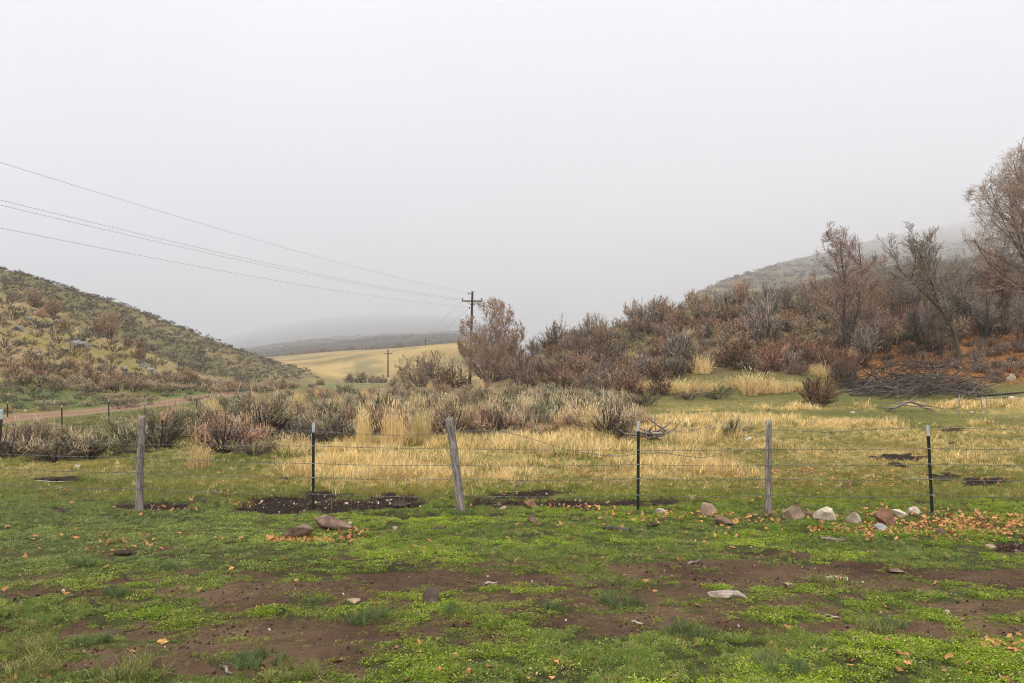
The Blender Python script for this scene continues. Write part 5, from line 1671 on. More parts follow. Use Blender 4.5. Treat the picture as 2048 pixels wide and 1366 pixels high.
zone(Z_RTOP, 125, 1.25, 6, [
    (.30, 'sagebrush', None, SAGE_M, 1.2, 1.9, 1.0, 'olive sagebrush along the ridge of the right slope', 'sagebrush', 'sagebrush along the right ridge'),
    (.36, 'bare_shrub', None, BRU_G, 1.3, 2.5, .8, 'grey bare shrub along the ridge of the right slope', 'shrub', 'grey shrubs along the right ridge'),
    (.18, 'bare_shrub', None, BRU_P, 1.2, 2.2, .9, 'purple bare shrub along the ridge of the right slope', 'shrub', 'purple shrubs along the right ridge'),
    (.16, 'oak_brush', None, BRU_O, 1.7, 3.0, .75, 'tan leaved oak brush along the ridge of the right slope', 'shrub', 'oak brush along the right ridge')])
Z_LIT = [(1752, 715), (1960, 690), (2048, 690), (2048, 765), (1990, 772), (1940, 735), (1760, 745)]
zone(Z_LIT, 34, .9, 9, [
    (.6, 'bare_shrub', None, BRU_P, .35, 1.0, 1.3, 'purple dead brush on the leaf covered bank among right trees', 'shrub', 'dead brush on the leaf covered bank between the right trees'),
    (.4, 'bare_shrub', None, BRU_G, .4, 1.2, 1.0, 'grey dead brush on the leaf covered bank among right trees', 'shrub', 'grey dead brush on the leaf covered bank between the right trees')])
zone(Z_WOOD, 52, 1.2, 7, [
    (.50, 'bare_shrub', None, BRU_G, 2.2, 4.0, .6, 'grey bare undergrowth shrub between the trees at the right', 'shrub', 'undergrowth between the right trees'),
    (.30, 'bare_shrub', None, BRU_P, 1.8, 3.2, .65, 'purple bare undergrowth shrub between the trees at the right', 'shrub', 'purple undergrowth between the right trees'),
    (.20, 'oak_brush', None, BRU_O, 2.0, 3.4, .7, 'tan leaved oak brush between the trees at the right', 'shrub', 'oak brush between the right trees')])
# hedge of dark brush in front of the straw field, low purple trees on the strip behind it
for i, (px, Y, h, wf) in enumerate([(700, 150, 2.4, 1.0), (722, 148, 3.0, .9), (745, 146, 2.6, 1.0), (765, 150, 2.0, 1.1), (790, 120, 2.4, .9), (640, 125, 1.6, 1.1)]):
    shrub('bare_shrub', BRU_P[i % 4], at(px, Y), h, 'purple thicket in front of the straw coloured field', 'shrub', 'thickets in front of the straw field', wf, seed=200 + i)
for i in range(34):
    px = 566 + i * 8.4 + rg.uniform(-3, 3)
    shrub('bare_shrub', BRU_P[i % 4], at(px, 545 + rg.uniform(-12, 20)), rg.uniform(3.0, 6.0), 'greyish small tree in the hazy line behind the straw field', 'shrub', 'hazy line of small trees behind the straw field', .9, seed=240 + i)

# ------------------------------------------------------------------ trees
# round tree with many ascending limbs beside the utility pole
p = at(984, 63.0); H = (778 - 598) * 63.0 / F
place_tree('bare_tree', 'round bushy nearly bare tree with tan leaves beside the utility pole', 'tree', p,
           tree_parts(501, H * 1.22, n0=22, spread=70, r0=.06, crownw=1.12, m=(8, 6, 6, 4), ln=(.42, .48, .48, .5), ang=(30, 32, 36, 38), trop=(.06, .05, .04, .03), tmin=.10, btrop=.13, crown=(3.9, H * .46, H * .52), lf=10500,
                      leafmat='leaf_tan', lsize=.10, rmin=.010, lfzone=lambda T: .25 + np.clip(T[:, 2] / 8, 0, 1) ** 2 + .5 * (T[:, 0] > 1.5)), mats=('twig_tree', 'twig_tree'))
# tall tree on the slope
p = at(1696, 49.0); H = CAMZ - (438 - HOR) * 49.0 / F - p.z
place_tree('bare_tree', 'tall open bare tree standing alone above the slope thicket', 'tree', p,
           tree_parts(502, H * 1.22, n0=2, spread=7, r0=.12, m=(20, 9, 6, 4), ln=(.34, .5, .5, .5), ang=(46, 36, 36, 36), tmin=.26, crown=(2.9, H * .52, H * .60), lf=1500, lsize=.09, rmin=.008,
                      lfzone=lambda T: np.where(T[:, 2] < 5.0, 1.0, .18)))
# very large tree at the right edge
p = at(2090, 50.0); H = CAMZ - (290 - HOR) * 50.0 / F - p.z
place_tree('bare_tree', 'very large dark bare tree cut by the right edge of the view', 'tree', p,
           tree_parts(509, H * 1.30, n0=5, spread=17, btrop=.03, crown=(6.0, H * .50, H * .60), r0=.17, m=(15, 9, 7, 4), ln=(.46, .52, .5, .48), ang=(46, 40, 38, 36), trop=(.04, .03, .02, 0), tmin=.22, lf=900, lsize=.09, rmin=.009))
# leaning tree
p = hit(1920, 728); k = p.y / F
tp = [(1920, 728, 0), (1916, 700, 0), (1908, 668, .1), (1893, 642, .2), (1868, 612, .3), (1838, 585, .4), (1808, 558, .4), (1782, 535, .5)]
TPL = [((x - 1920) * k, -dy, (728 - y) * k) for x, y, dy in tp]
TPL2 = [((x - 1920) * k, dy, (728 - y) * k) for x, y, dy in [(1910, 676, .1), (1906, 650, .3), (1904, 620, .5), (1898, 592, .6), (1888, 565, .7), (1880, 540, .8), (1872, 520, .9), (1868, 505, 1)]]
TPL3 = [((x - 1920) * k, dy, (728 - y) * k) for x, y, dy in [(1900, 650, .2), (1885, 622, .1), (1872, 596, 0), (1862, 572, -.2), (1850, 548, -.3), (1838, 525, -.4), (1830, 508, -.5), (1824, 495, -.5)]]
rad = np.linspace(1, .3, 8)
place_tree('leaning_tree', 'bare tree leaning far over the brush pile with a greenish bent trunk', 'tree', p,
           tree_parts(504, 8, trunkP=[TPL, TPL2, TPL3], trunkR=[rad * .135, rad * .075, rad * .08], m=(15, 8, 6, 4), ln=(.34, .5, .5, .5), ang=(42, 38, 36, 36), trop=(.10, .08, .04, .02), tmin=.3, lf=160, rmin=.008), mats=('bark_olive', 'twig_grey'))
for i, (px, by, ty, n0, sprd, sd, lf, lab, mt) in enumerate([
        (1968, 682, 545, 4, 16, 511, 0, 'multi stemmed dark bare tree right of the leaning tree', ('bark_dark', 'twig_grey')),
        (1940, 668, 505, 6, 18, 512, 120, 'dense grey many stemmed bare tree behind the leaning tree', ('twig_grey', 'twig_grey')),
        (1886, 664, 500, 5, 20, 513, 200, 'grey bare tree with fine upright twigs behind the bent trunk', ('twig_grey', 'twig_grey')),
        (1992, 640, 470, 4, 20, 514, 300, 'reddish twigged bare tree in front of the very large dark tree', ('bark_dark', 'twig_red')),
        (2036, 700, 560, 5, 24, 516, 0, 'low grey tangle of bare branches under the very large dark tree', ('twig_grey', 'twig_grey')),
        (1840, 700, 590, 3, 14, 515, 0, 'thin dark sapling left of the leaning trunk', ('bark_dark', 'twig_grey')),
        (1882, 722, 640, 1, 5, 518, 0, 'slim straight dark sapling close to the leaning trunk', ('bark_dark', 'twig_grey')),
        (1795, 640, 520, 5, 22, 517, 350, 'tan leaved slender tree left of the bent trunk on the ridge', ('twig_grey', 'twig_grey'))]):
    p = hit(px, by); H = (by - ty) * p.y / F
    place_tree('bare_tree', lab, 'tree', p, tree_parts(sd, H * 1.05, n0=n0, spread=sprd, r0=.07 if n0 > 1 else .05, m=(9, 7, 6, 3), ln=(.42, .5, .5, .5), ang=(32, 34, 36, 36), trop=(.06, .05, .03, .02), tmin=.25, lf=lf, lsize=.08, rmin=.007), mats=mt)
# pale thin dead tree on the slope
p = hit(1598, 672); H = (672 - 612) * p.y / F
place_tree('dead_tree', 'slender whitish dead tree standing in the middle of the slope', 'tree', p,
           tree_parts(520, H, n0=2, spread=14, r0=.05, m=(7, 4), ln=(.45, .45), ang=(38, 38), tmin=.3, rmin=.010), mats=('bleached', 'bleached'))
# trees on the left hill and in the valley
for i, (px, Y, by, ty, n0, sprd, lf, sd, lab, mt) in enumerate([
        (222, 86, None, 606, 8, 30, 900, 530, 'tan leaved round tree on the crest of the near left slope', ('bark_dark', 'twig_tree')),
        (256, 84, None, 672, 6, 34, 500, 531, 'low tan leaved shrubby tree right of the round tree on the left slope', ('twig_grey', 'twig_tree')),
        (70, 84, None, 568, 8, 36, 300, 532, 'pinkish grey bare tree high on the left hill', ('twig_grey', 'twig_grey')),
        (104, 83, None, 592, 8, 38, 900, 533, 'rusty tan bare tree just below the pinkish grey one on the left hill', ('twig_grey', 'twig_tree')),
        (190, 83, None, 632, 6, 34, 200, 534, 'greyish purple shrubby tree left of the round tree on the left slope', ('twig_grey', 'twig_purple')),
        (285, 88, None, 676, 6, 34, 300, 535, 'small pinkish tree low on the crest of the left slope', ('twig_grey', 'twig_grey')),
        (808, 92, None, 710, 4, 14, 260, 536, 'small slender tan tree standing before the straw field', ('twig_tree', 'twig_tree')),
        (850, 88, None, 698, 7, 32, 500, 537, 'orange tan topped bushy tree behind the purple thicket', ('twig_tree', 'twig_tree'))]):
    p = at(px, Y); H = CAMZ - (ty - HOR) * Y / F - p.z
    place_tree('bare_tree', lab, 'tree', p, tree_parts(sd, H * 1.08, n0=n0, spread=sprd, r0=.07, m=(8, 7, 6), ln=(.48, .5, .5), ang=(32, 34, 38), trop=(.05, .04, .03), tmin=.1, lf=int(lf * 2), lsize=.13, rmin=.012), mats=mt)

# ------------------------------------------------------------------ uncountable ground cover
rng = RS(99)


def clover(seed, n=36, r=.06, h=.028, ls=.0125):
    g = RS(seed); A = MB()
    a = g.rand(n) * 6.283; d = np.sqrt(g.rand(n)) * r
    P = np.stack([d * np.cos(a), d * np.sin(a), h * (.2 + .8 * g.rand(n)) * (1 - .5 * d / r)], 1)
    D = np.stack([np.cos(a) + .6 * g.randn(n), np.sin(a) + .6 * g.randn(n), .25 + .35 * g.randn(n)], 1)
    leaves(A, P, D, ls * (.7 + .7 * g.rand(n)), ls * .75, g, np.clip(.45 + .25 * g.randn(n), 0, 1))
    return A.mesh('weed_clump', [M['grass']])


def tuft(seed, n=26, h=.09, spread=.035, w=.004, lean=34, mat='grass'):
    g = RS(seed); A = MB()
    az = g.rand(n) * 6.283; el = np.radians(lean) * np.abs(g.randn(n))
    d = np.stack([np.sin(el) * np.cos(az), np.sin(el) * np.sin(az), np.cos(el)], 1)
    P = np.zeros((n, 3, 3)); rr_ = spread * np.sqrt(g.rand(n)); a2 = g.rand(n) * 6.283
    P[:, 0, 0] = rr_ * np.cos(a2); P[:, 0, 1] = rr_ * np.sin(a2); P[:, 0, 2] = -.005
    L = h * (.5 + .5 * g.rand(n)) / 2
    P[:, 1] = P[:, 0] + d * L[:, None]
    d = nrm(d + np.stack([d[:, 0] * .5, d[:, 1] * .5, -.25 * np.ones(n)], 1)); P[:, 2] = P[:, 1] + d * L[:, None]
    ribbons(A, P, w * .5 * np.array([1, .8, .15])[None] * np.ones((n, 1)), g, np.clip(.45 + .25 * g.randn(n), 0, 1))
    return A.mesh('grass_tuft', [M[mat]])


def dry_leaf(seed):
    g = RS(seed); A = MB()
    # small lobed leaf, curled
    n = 9; a = np.linspace(0, 2 * math.pi, n, endpoint=False)
    r = np.array([1, .62, .9, .55, .8, .5, .82, .58, .92]) * (.85 + .3 * g.rand(n))
    x, y = r * np.cos(a) * .5, r * np.sin(a) * .38
    z = .22 * (x ** 2) * 2 + .3 * np.abs(y) * (1 if seed % 2 else -.6) + .05 * g.randn(n)
    V = np.concatenate([[[0, 0, 0]], np.stack([x, y, z], 1)])
    A.add(V, [[0, i + 1, (i + 1) % n + 1] for i in range(n)], np.concatenate([[.5], np.clip(.5 + .25 * g.randn(n), 0, 1)]))
    return A.mesh('fallen_leaf', [M['litter']])


def clod_mesh(seed, mat):
    g = RS(seed); bm = bmesh.new(); bmesh.ops.create_icosphere(bm, subdivisions=1, radius=.5)
    for v in bm.verts: v.co *= .75 + .5 * g.rand()
    me = bpy.data.meshes.new('clod'); bm.to_mesh(me); bm.free(); me.materials.append(M[mat])
    a = me.attributes.new('tone', 'FLOAT', 'POINT'); a.data.foreach_set('value', np.clip(.5 + .3 * g.randn(len(me.vertices)), 0, 1).astype(np.float32))
    return me


def sample(n, y0, y1, mar, pw):
    """points in the fan in front of the camera; pw sets how density falls with distance"""
    t = rng.rand(n)
    e = 1 - pw
    Y = (y0 ** e + (y1 ** e - y0 ** e) * t) ** (1 / e) if abs(e) > 1e-3 else y0 * (y1 / y0) ** t
    X = (rng.rand(n) * 2 - 1) * (Y * .80 + mar)
    return X, Y


def keep(X, Y, prob): k = rng.rand(len(X)) < prob; return X[k], Y[k]


W3 = lambda s: np.stack([s, s, s], 1)
# short green weeds and grass of the foreground
X, Y = sample(210000, 3.3, 13.5, .6, .75)
so = soil_mask(X, Y)
nn = fbm(X * 4.5, Y * 6.0, 3, 201) * .6 + fbm(X * 13, Y * 15, 2, 202) * .4
X, Y = keep(X, Y, np.clip(1.0 - 1.15 * so, .13, 1) * np.clip((nn - .395 - .05 * so) * 5.5, .03, 1) * np.where(blobs(X, Y, DARK, 31, .8) + (fbm(X * 6, Y * 7, 3, 91) - .5) * .6 > .35, .04, 1))
so = soil_mask(X, Y)
gr = fbm(X * .8, Y * 1.4, 3, 203); blue = sstep(.52, .66, fbm(X * .9 + 40, Y * 1.3, 3, 204))
pxl = 1024 + F * X / Y
base = lerp(C(.16, .235, .02)[None].repeat(len(X), 0), C(.35, .45, .035), gr * 1.6 - .3)
base = lerp(base, C(.18, .23, .075), blue * .6)
base = lerp(base, C(.42, .32, .14), .85 * (rng.rand(len(X)) < .13))
base = lerp(base, C(.23, .265, .12), sstep(900, 300, pxl) * sstep(5.2, 7.5, Y) * .55)
base = lerp(base, C(.24, .24, .055), np.clip(so * 1.0, 0, .6))
base = lerp(base, C(.34, .29, .075), sstep(10.3, 12.5, Y) * (.3 + .6 * fbm(X * .7, Y * .7, 3, 206)))
isg = (rng.rand(len(X)) < .40 + .40 * blue + .5 * sstep(9.6, 11.5, Y) + .3 * sstep(900, 300, pxl) * sstep(5.5, 7.5, Y))
pick = np.where(isg, 4 + rng.randint(0, 4, len(X)), rng.randint(0, 4, len(X)))
sz = (.42 + .85 * rng.rand(len(X)) ** 1.6) * (1 - .6 * so) * np.where(isg, .42 + .15 * blue + .25 * sstep(9, 10.5, Y), 1)
rot = slope_rot(X, Y, rng); rot[:, 2] = rng.rand(len(X)) * 6.283
scatter('grass', np.stack([X, Y, ground_z(X, Y)], 1), rot, W3(sz), pick, base * (.75 + .5 * rng.rand(len(X), 1)),
        [clover(i) for i in range(4)] + [tuft(i + 9) for i in range(4)], 'short green weeds and grass growing in patches on the trampled ground')
# distinct longer tufts
tf = [(260, 1352, 1.5), (1240, 1210, 1.25), (1380, 1272, 1.2), (1660, 1167, 1.1), (1770, 1255, 1.0), (520, 1325, 1.1), (60, 1308, 1.3), (185, 1285, .9), (735, 1240, 1.1), (590, 1352, 1.1), (230, 1190, .9), (470, 1330, .9), (80, 1340, 1.3), (1560, 1340, 1.2),
      (1110, 1218, .7), (1740, 1262, 1.1), (330, 1140, 1.0), (160, 1130, 1.0), (1540, 1320, 1.0), (910, 1222, .8), (640, 1205, .7)] + [(bx_ + dx_, 1029 + (bx_ > 1400) * 6, .9) for bx_ in (280, 626, 922, 1276, 1534, 1865) for dx_ in (-9, 8)]
tx, ty_, ts, tc_ = [], [], [], []
for i, (px, py, s_) in enumerate(tf):
    q = hit(px, py)
    for j in range(16):
        a = rng.rand() * 6.28; r_ = .10 * s_ * math.sqrt(rng.rand())
        tx.append(q.x + r_ * math.cos(a) * 1.5); ty_.append(q.y + r_ * math.sin(a)); ts.append(s_ * (.5 + .35 * rng.rand()))
        tc_.append(C(.16, .21, .075) if i % 3 else C(.27, .27, .085))
tx, ty_ = np.array(tx), np.array(ty_)
rot = np.zeros((len(tx), 3)); rot[:, 2] = rng.rand(len(tx)) * 6.283
scatter('grass_tufts', np.stack([tx, ty_, ground_z(tx, ty_)], 1), rot, W3(np.array(ts)), rng.randint(0, 4, len(tx)), np.array(tc_),
        [tuft(i + 30, 30, .14, .03, .0045, 30) for i in range(4)], 'longer blue green grass tufts on the trampled ground')
# meadow behind the fence: dry gold, olive and green blades
X, Y = sample(190000, 11.0, 43.0, 2.0, 1.25)
gd = gold_mask(X, Y); so = soil_mask(X, Y); pxl = 1024 + F * X / Y
lim = np.where(pxl < 1150, 27.0, 43.0)
rd_ = np.abs(X - road_x(Y)) < 1.8
X, Y = keep(X, Y, np.clip(.28 + .9 * gd, 0, 1) * np.clip((fbm(X * 2.4, Y * 2.4, 3, 223) - .33) * 4.5, .12, 1) * (so < .45) * (Y < lim) * ~rd_ * (1 - litter_mask(X, Y)))
gd = gold_mask(X, Y); pxl = 1024 + F * X / Y
n1 = fbm(X * .5, Y * .6, 3, 221)
base = lerp(C(.17, .215, .045)[None].repeat(len(X), 0), C(.37, .31, .09), n1 * 2.2 - .6)
base = lerp(base, lerp(C(.64, .46, .18)[None].repeat(len(X), 0), C(.96, .78, .42), rng.rand(len(X))), (rng.rand(len(X)) < gd * .95 + .03) * 1.0)
tall = sstep(.4, .85, gd)
sz = (.5 + .8 * rng.rand(len(X)) ** 1.6) * (.55 + 1.35 * tall * sstep(12.5, 15, Y)) * (.6 + .9 * fbm(X * 1.1, Y * 1.1, 2, 225))
szz = np.stack([sz * (1 + .02 * Y), sz * (1 + .02 * Y), sz * 1.05], 1)
rot = np.zeros((len(X), 3)); rot[:, 2] = rng.rand(len(X)) * 6.283
scatter('meadow_grass', np.stack([X, Y, ground_z(X, Y)], 1), rot, szz, rng.randint(0, 5, len(X)), base * (.75 + .5 * rng.rand(len(X), 1)),
        [tuft(i + 50, 16, .17, .08, .006, 20, 'meadow') for i in range(5)], 'dry gold and olive meadow grass behind the fence')
# grass on the bank and lower slope at the left
X, Y = sample(60000, 24, 95, 4, 1.1)
pxl = 1024 + F * X / Y
k = (pxl < 640) & (np.abs(X - road_x(Y)) > 1.9) & (X < -17) & (rng.rand(len(X)) < .55) & (ground_z(X, Y) < 2.6 + .8 * fbm(X * .4, Y * .4, 2, 5))
X, Y = X[k], Y[k]; Zg = ground_z(X, Y)
n1 = fbm(X * .3, Y * .3, 3, 231)
base = lerp(C(.13, .15, .05)[None].repeat(len(X), 0), C(.30, .235, .095), n1 * 2.4 - .65 + .25 * sstep(2, 5, Zg))
sz = .7 + .8 * rng.rand(len(X)); szz = np.stack([sz * 1.5, sz * 1.5, sz * .6], 1)
rot = np.zeros((len(X), 3)); rot[:, 2] = rng.rand(len(X)) * 6.283
scatter('hill_grass', np.stack([X, Y, Zg], 1), rot, szz, rng.randint(0, 3, len(X)), base * (.8 + .4 * rng.rand(len(X), 1)),
        [tuft(i + 70, 14, .18, .12, .010, 34, 'meadow') for i in range(3)], 'short green and straw grass on the left bank and hillside')
# fallen leaves
X, Y = sample(60000, 3.4, 30, .5, 1.0)
pxl = 1024 + F * X / Y; pyl = HOR + F * CAMZ / Y
dens = .004 + .05 * (fbm(X * .8, Y * .8, 3, 241) > .56) * sstep(6.5, 9, Y)
dens = dens + .9 * np.exp(-((pxl - 1920) / 150) ** 2 - ((pyl - 1052) / 20) ** 2) + .25 * np.exp(-((pxl - 1740) / 130) ** 2 - ((pyl - 1058) / 16) ** 2)
dens = dens + .8 * np.exp(-((pxl - 625) / 70) ** 2 - ((pyl - 1079) / 7) ** 2) + .12 * np.exp(-((pyl - 1035) / 14) ** 2) * (pxl > 1150)
dens = dens + .25 * (fbm(X * 1.3, Y * .9, 3, 243) > .57) * sstep(12, 13, Y) * (1 - sstep(16, 20, Y)) * sstep(420, 560, pxl) + .10 * sstep(1100, 1500, pxl) * sstep(11, 13, Y) * (1 - sstep(18, 24, Y))
dens = dens + .12 * np.exp(-((pxl - 230) / 160) ** 2 - ((pyl - 1085) / 20) ** 2)
X, Y = keep(X, Y, np.clip(dens, 0, 1))
Xl, Yl = sample(16000, 39.5, 68, 2, .2); Xl = Yl * rng.uniform(.36, .80, len(Xl))
k = rng.rand(len(Xl)) < litter_mask(Xl, Yl); Xl, Yl = Xl[k], Yl[k]
cx_, cy_ = [], []
for px, py, hw, hh, n_ in [(600, 1081, 75, 5, 110), (700, 1066, 50, 8, 50), (560, 1080, 40, 4, 40), (1930, 1056, 110, 16, 240), (1800, 1060, 70, 12, 70), (1740, 1062, 60, 8, 50), (1500, 1040, 90, 9, 50), (1660, 1062, 60, 6, 40),
                           (1360, 1036, 80, 7, 40), (240, 1080, 90, 12, 40), (480, 1012, 30, 6, 25), (1160, 1020, 90, 8, 40), (1960, 1290, 60, 14, 22), (2030, 1300, 30, 20, 20), (1480, 868, 30, 6, 40), (1310, 882, 60, 6, 60), (1700, 960, 120, 14, 60), (1600, 948, 90, 8, 70),
                           (720, 962, 140, 5, 70), (900, 1340, 300, 20, 10), (1250, 945, 80, 10, 60), (640, 955, 60, 5, 30)]:
    for j in range(n_):
        q = hit(px + hw * np.clip(rng.randn() * .6, -1.6, 1.6), py + hh * np.clip(rng.randn() * .6, -1.6, 1.6))
        if q is not None: cx_.append(q.x); cy_.append(q.y)
X = np.concatenate([X, cx_]); Y = np.concatenate([Y, cy_])
nl_ = len(X)
X = np.concatenate([X, Xl]); Y = np.concatenate([Y, Yl])
rot = slope_rot(X, Y, rng); rot[:, :2] += .45 * rng.randn(len(X), 2); rot[:, 2] = rng.rand(len(X)) * 6.283
sz = .045 + .05 * rng.rand(len(X)); sz[nl_:] *= 2.0
lift = .012 + .035 * sstep(8.5, 9.5, Y)
scatter('fallen_leaves', np.stack([X, Y, ground_z(X, Y) + lift], 1), rot, W3(sz), rng.randint(0, 5, len(X)), np.ones((len(X), 3)), [dry_leaf(i) for i in range(5)], 'dry orange and tan leaves strewn over the grass and slope')
# clods and pebbles on bare soil
X, Y = sample(60000, 3.4, 24, .5, .9)
so = soil_mask(X, Y)
X, Y = keep(X, Y, np.clip(so * .9 - .15, .01, 1) * np.clip((fbm(X * 3, Y * 4, 3, 251) - .4) * 4, .05, 1))
ex_, ey_ = [], []
for px, py, hw, hh, n_ in [(640, 1008, 110, 12, 520), (770, 1006, 70, 10, 260), (1060, 992, 60, 7, 120), (1130, 1006, 80, 6, 90), (1800, 928, 40, 5, 60), (1885, 957, 24, 6, 50), (1975, 968, 40, 5, 60), (320, 1012, 45, 7, 90), (2028, 1094, 40, 7, 70)]:
    for j in range(n_):
        q = hit(px + hw * np.clip(rng.randn() * .6, -1.4, 1.4), py + hh * np.clip(rng.randn() * .6, -1.4, 1.4))
        if q is not None: ex_.append(q.x); ey_.append(q.y)
X = np.concatenate([X, ex_]); Y = np.concatenate([Y, ey_])
rot = rng.rand(len(X), 3) * 3
dk = blobs(X, Y, DARK, 31, .8) > .3
sz = .007 + .022 * rng.rand(len(X)) ** 3 + .045 * dk * rng.rand(len(X)) ** 2
scatter('soil_clods', np.stack([X, Y, ground_z(X, Y) + .003], 1), rot, np.stack([sz * 1.3, sz * 1.1, sz * .7], 1), np.where(rng.rand(len(X)) < .93, rng.randint(0, 3, len(X)), 3 + rng.randint(0, 2, len(X))),
        np.ones((len(X), 3)), [clod_mesh(i, 'clod') for i in range(3)] + [clod_mesh(i + 5, 'pebble') for i in range(2)], 'crumbs of dark soil and pebbles on the bare tracks')
# stones of the scree on the near left slope
X, Y = sample(9000, 42, 92, 0, .5); X = -Y * rng.uniform(.42, .80, len(X)); Zg = ground_z(X, Y)
k = (Zg > 2.5) & (rng.rand(len(X)) < np.clip((fbm(X * .22, Y * .25, 4, 71) * .6 + fbm(X * 1.1, Y * 1.5, 4, 72) * .4 - .44) * 6, 0, 1)); X, Y, Zg = X[k], Y[k], Zg[k]
sz = .07 + .16 * rng.rand(len(X)) ** 3
scatter('scree_stones', np.stack([X, Y, Zg + .01], 1), rng.rand(len(X), 3) * 3, np.stack([sz * 1.3, sz, sz * .7], 1), rng.randint(0, 3, len(X)), np.ones((len(X), 3)), [clod_mesh(i + 15, 'pebble') for i in range(3)], 'loose stones on the near slope of the left hill')
# remaining small sagebrush of the far face, and the brush of the distant hills
X, Y = [], []
for p in spread_points(Z_FAR, 620, 1.25, 77): X.append(p.x); Y.append(p.y)
for i in range(150):                                  # along the skyline itself
    px = rng.uniform(-20, 620); Yk = np.interp(px, [0, 150, 320, 430, 560, 640], [135, 140, 148, 155, 165, 170]) + rng.uniform(-7, 3); q = at(px, Yk); X.append(q.x); Y.append(q.y)
X, Y = np.array(X), np.array(Y)
sz = .5 + .7 * rng.rand(len(X)) ** 2
rot = np.zeros((len(X), 3)); rot[:, 2] = rng.rand(len(X)) * 6.283
scatter('far_sagebrush', np.stack([X, Y, ground_z(X, Y)], 1), rot, np.stack([sz * 1.15, sz * 1.15, sz], 1), rng.randint(0, 4, len(X)), np.ones((len(X), 3)), SAGE_F, 'further small dark sagebrush on the far face of the left hill')
X, Y = [], []
u = rng.uniform(.26, .80, 5200); Yk = np.exp(rng.uniform(math.log(120), math.log(1700), 5200)); X = u * Yk; Y = Yk
u2 = rng.uniform(-.44, .05, 4200); Yk2 = np.exp(rng.uniform(math.log(580), math.log(2200), 4200)); X = np.concatenate([X, u2 * Yk2]); Y = np.concatenate([Y, Yk2])
k = rng.rand(len(X)) < np.clip((fbm(X * .012, Y * .006, 3, 261) - .3) * 3, .1, 1); X, Y = X[k], Y[k]
sz = (.9 + 1.0 * rng.rand(len(X))) * (1 + Y / 700)
rot = np.zeros((len(X), 3)); rot[:, 2] = rng.rand(len(X)) * 6.283
scatter('distant_brush', np.stack([X, Y, ground_z(X, Y)], 1), rot, np.stack([sz * 1.3, sz * 1.3, sz], 1), rng.randint(0, 2, len(X)), np.ones((len(X), 3)), SAGE_F[:2], 'brush on the hazy distant hills')

# large single leaves in the foreground
LV = [(1800, 1314, 30, 'long curled tan leaf in the lower right foreground grass'), (1815, 1336, 22, 'small tan leaf under the long curled leaf'), (1800, 1347, 20, 'round pinkish tan leaf near the bottom edge of the view'),
      (1650, 1309, 16, 'reddish pink leaf beside a bluish tuft in the foreground'), (1700, 1338, 16, 'pale leaf in the grass below the reddish pink leaf'), (1897, 1323, 22, 'orange brown leaf right of the long curled leaf'),
      (1940, 1335, 20, 'upright brown leaf right of the orange brown leaf'), (980, 1343, 20, 'salmon tan leaf near the bottom middle'), (1055, 1364, 16, 'salmon leaf at the bottom edge below the salmon tan leaf'),
      (1113, 1332, 14, 'small pale leaf in bright green weeds'), (1245, 1156, 12, 'orange tan leaf on the upper wheel track'), (252, 1350, 12, 'cream leaf lying on the big grass tuft'), (40, 1340, 16, 'tan leaf in the lower left corner grass'),
      (215, 1138, 16, 'reddish leaf on the grass at the left'), (1035, 1082, 12, 'dark tan leaf on green grass before the fence'), (1885, 1350, 14, 'dark grey brown leaf in the lower right weeds'), (525, 1345, 14, 'cream curled leaf beside the dry twig')]
for i, (px, py, w_, lab) in enumerate(LV):
    q = hit(px, py); s_ = w_ * q.y / F
    me = dry_leaf(i).copy()
    o = tag(obj('fallen_leaf', me, None, q + Vector((0, 0, .028)), i * 1.3, s_ * 1.15), lab, 'leaf', 'single large leaves in the foreground')
    o.rotation_euler = (.25 * math.sin(i * 3), .3 * math.cos(i * 2), i * 1.3)
# clumps of dark soil thrown up in the meadow
for i, (px, py, w_) in enumerate([(115, 1024, 28), (1690, 978, 34), (1795, 932, 40), (1885, 960, 34), (1060, 937, 14), (1035, 975, 26), (1440, 1018, 10), (1905, 888, 22), (100, 962, 40), (330, 982, 18), (450, 982, 14), (1305, 1052, 36), (800, 1012, 44), (250, 1108, 40), (1360, 897, 8), (1460, 898, 9)]):
    q = hit(px, py); W = w_ * q.y / F
    me = rock_mesh(700 + i, (W, W * .7, W * .30), 'dark', cuts=3, sub=3)
    me.materials.clear(); me.materials.append(SOILM) if 'SOILM' in globals() else me.materials.append(simple_mat('dark_soil', (.02, .013, .01), .95, noise=16, c2=(.07, .045, .03), bump=1.0))
    SOILM = me.materials[0]
    labs = {0: 'dark soil lump beside the upright wooden post', 1: 'dark crumbly dung lump in the leafy dry meadow', 2: 'wide dark soil mound left of the right green steel post', 3: 'dark soil mound right of the right green steel post',
            4: 'small dark lump in gold grass behind the leaning post', 5: 'dark soil lump by the brown stone in the dry meadow', 6: 'tiny dark lump near the rounded tan rock', 7: 'dark soil mound highest in the right meadow',
            8: 'dark soil mound beside the long pale pole', 9: 'dark lump in the left meadow behind the wooden post', 10: 'dark lump near the brown stone in the left meadow', 11: 'dark soil heap in the grass right of the middle steel post',
            12: 'dark heap at the end of the big soil patch', 13: 'dark soil clump in the grass at the left', 14: 'tiny dark dropping in the dry meadow, left of the bottle', 15: 'tiny dark dropping just below the bottle'}
    tag(obj('soil_mound', me, None, q, i), labs[i], 'soil mound', 'dark soil mounds in the grass')

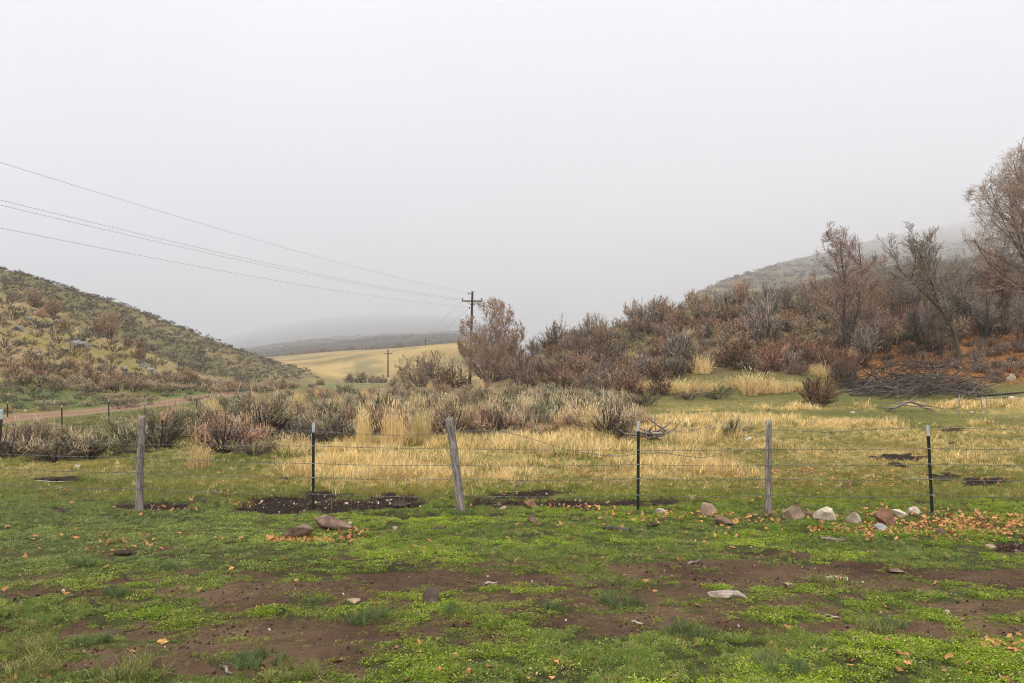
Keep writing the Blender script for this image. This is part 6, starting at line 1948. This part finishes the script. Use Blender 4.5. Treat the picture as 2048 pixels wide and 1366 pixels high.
# ------------------------------------------------------------------ say of every bush which one it is
SHORT = [('the upright wooden post', hit(280, 1025)), ('the first green steel post', hit(626, 1024)), ('the leaning wooden post', hit(922, 1022)), ('the middle steel post', hit(1276, 1024))]
NEAR = [
    ('the spreading sagebrush', 178, 918), ('the round green sagebrush', 508, 912), ('the lone gold grass clump', 398, 936), ('the first tall bunchgrass', 728, 892), ('the widest tall bunchgrass', 788, 892),
    ('the third tall bunchgrass', 842, 890), ('the large green sage mound', 1003, 832), ('the rusty dome bush', 1136, 872), ('the root pile', 1312, 880), ('the tube gate', 485, 796),
    ('the round pole tree', 984, 778), ('the purple thicket', 870, 772), ('the grey fan shrub', 1362, 728), ('the yellow leaved oak', 1462, 690), ('the dark grey shrub', 1528, 690),
    ('the largest bunchgrass', 1515, 786), ('the highest bunchgrass', 1403, 746), ('the whitish dead tree', 1598, 672), ('the tall bare tree', 1696, 690), ('the leaning tree', 1920, 728), ('the brush pile', 1862, 790),
    ('the huge dark tree', 2040, 660), ('the skyline purple shrub', 1112, 712), ('the tan ridge oak', 1386, 662), ('the maroon thicket', 1160, 755), ('the red meadow bush', 1638, 812),
    ('the rock outcrop', 145, 690), ('the left crest tree', 222, 668), ('the orange topped post', 349, 815), ('the dirt road bend', 470, 795), ('the straw field edge', 640, 774), ('the low tan tree', 256, 690)]
for nm, x, y in NEAR:
    q_ = hit(x, y)
    if q_ is not None: SHORT.append((nm, q_))
KW = (('gold', 'gold'), ('bleached', 'bleached'), ('russet', 'russet'), ('tan leaved oak', 'tan'), ('red brown', 'reddish'), ('purple', 'purple'), ('grey green', 'grey'), ('dark', 'dark'), ('olive', 'olive'), ('blond', 'blond'), ('purplish', 'purplish'), ('grey', 'grey'), ('brown', 'brown'))
NOUN = {'sagebrush': 'sagebrush', 'rabbitbrush': 'rabbitbrush', 'bare_shrub': 'bare shrub', 'oak_brush': 'oak brush', 'bunchgrass': 'grass tuft'}
PLACE = {'left slope': 'on left slope', 'foot of the left': 'under left hill', 'valley flat': 'in sage flat', 'right slope': 'on right slope', 'right ridge': 'on right ridge', 'right trees': 'among right trees'}
seen = {}
GRP = {}
for o, loc, h in MASS:
    g = o['group']; old = o['label']
    pl = next((v for k_, v in PLACE.items() if k_ in g), None)
    if pl is None: continue
    colr = next((v for k_, v in KW if old.startswith(k_)), '')
    kind = o.name.split('.')[0]
    size = 'small' if h < .95 else ('tall' if h > 1.45 else 'medium')
    best = sorted(((Vector((loc.x - q_.x, loc.y - q_.y)).length / (q_.y ** .5), nm, q_) for nm, q_ in SHORT), key=lambda t_: t_[0])
    lab = None
    for _, nm, q_ in best[:6]:
        dx = (loc.x / loc.y - q_.x / q_.y) * loc.y; dy = loc.y - q_.y
        d_ = math.hypot(dx, dy)
        far_ = 'close ' if d_ < 2.5 else ('' if d_ < 6 else 'well ')
        if len(nm.split()) > 5: continue
        rel = (('right of ' if dx > 0 else 'left of ') if abs(dx) > .45 * abs(dy) else ('behind ' if dy > 0 else 'in front of '))
        cand = ('%s %s %s %s, %s%s%s' % (size, colr, NOUN[kind], pl, far_, rel, nm)).replace('  ', ' ')
        if lab is None: lab = cand
        if cand not in seen: lab = cand; break
    seen[lab] = seen.get(lab, 0) + 1
    o['group'] = GRP.setdefault(lab, g)
    o['label'] = lab
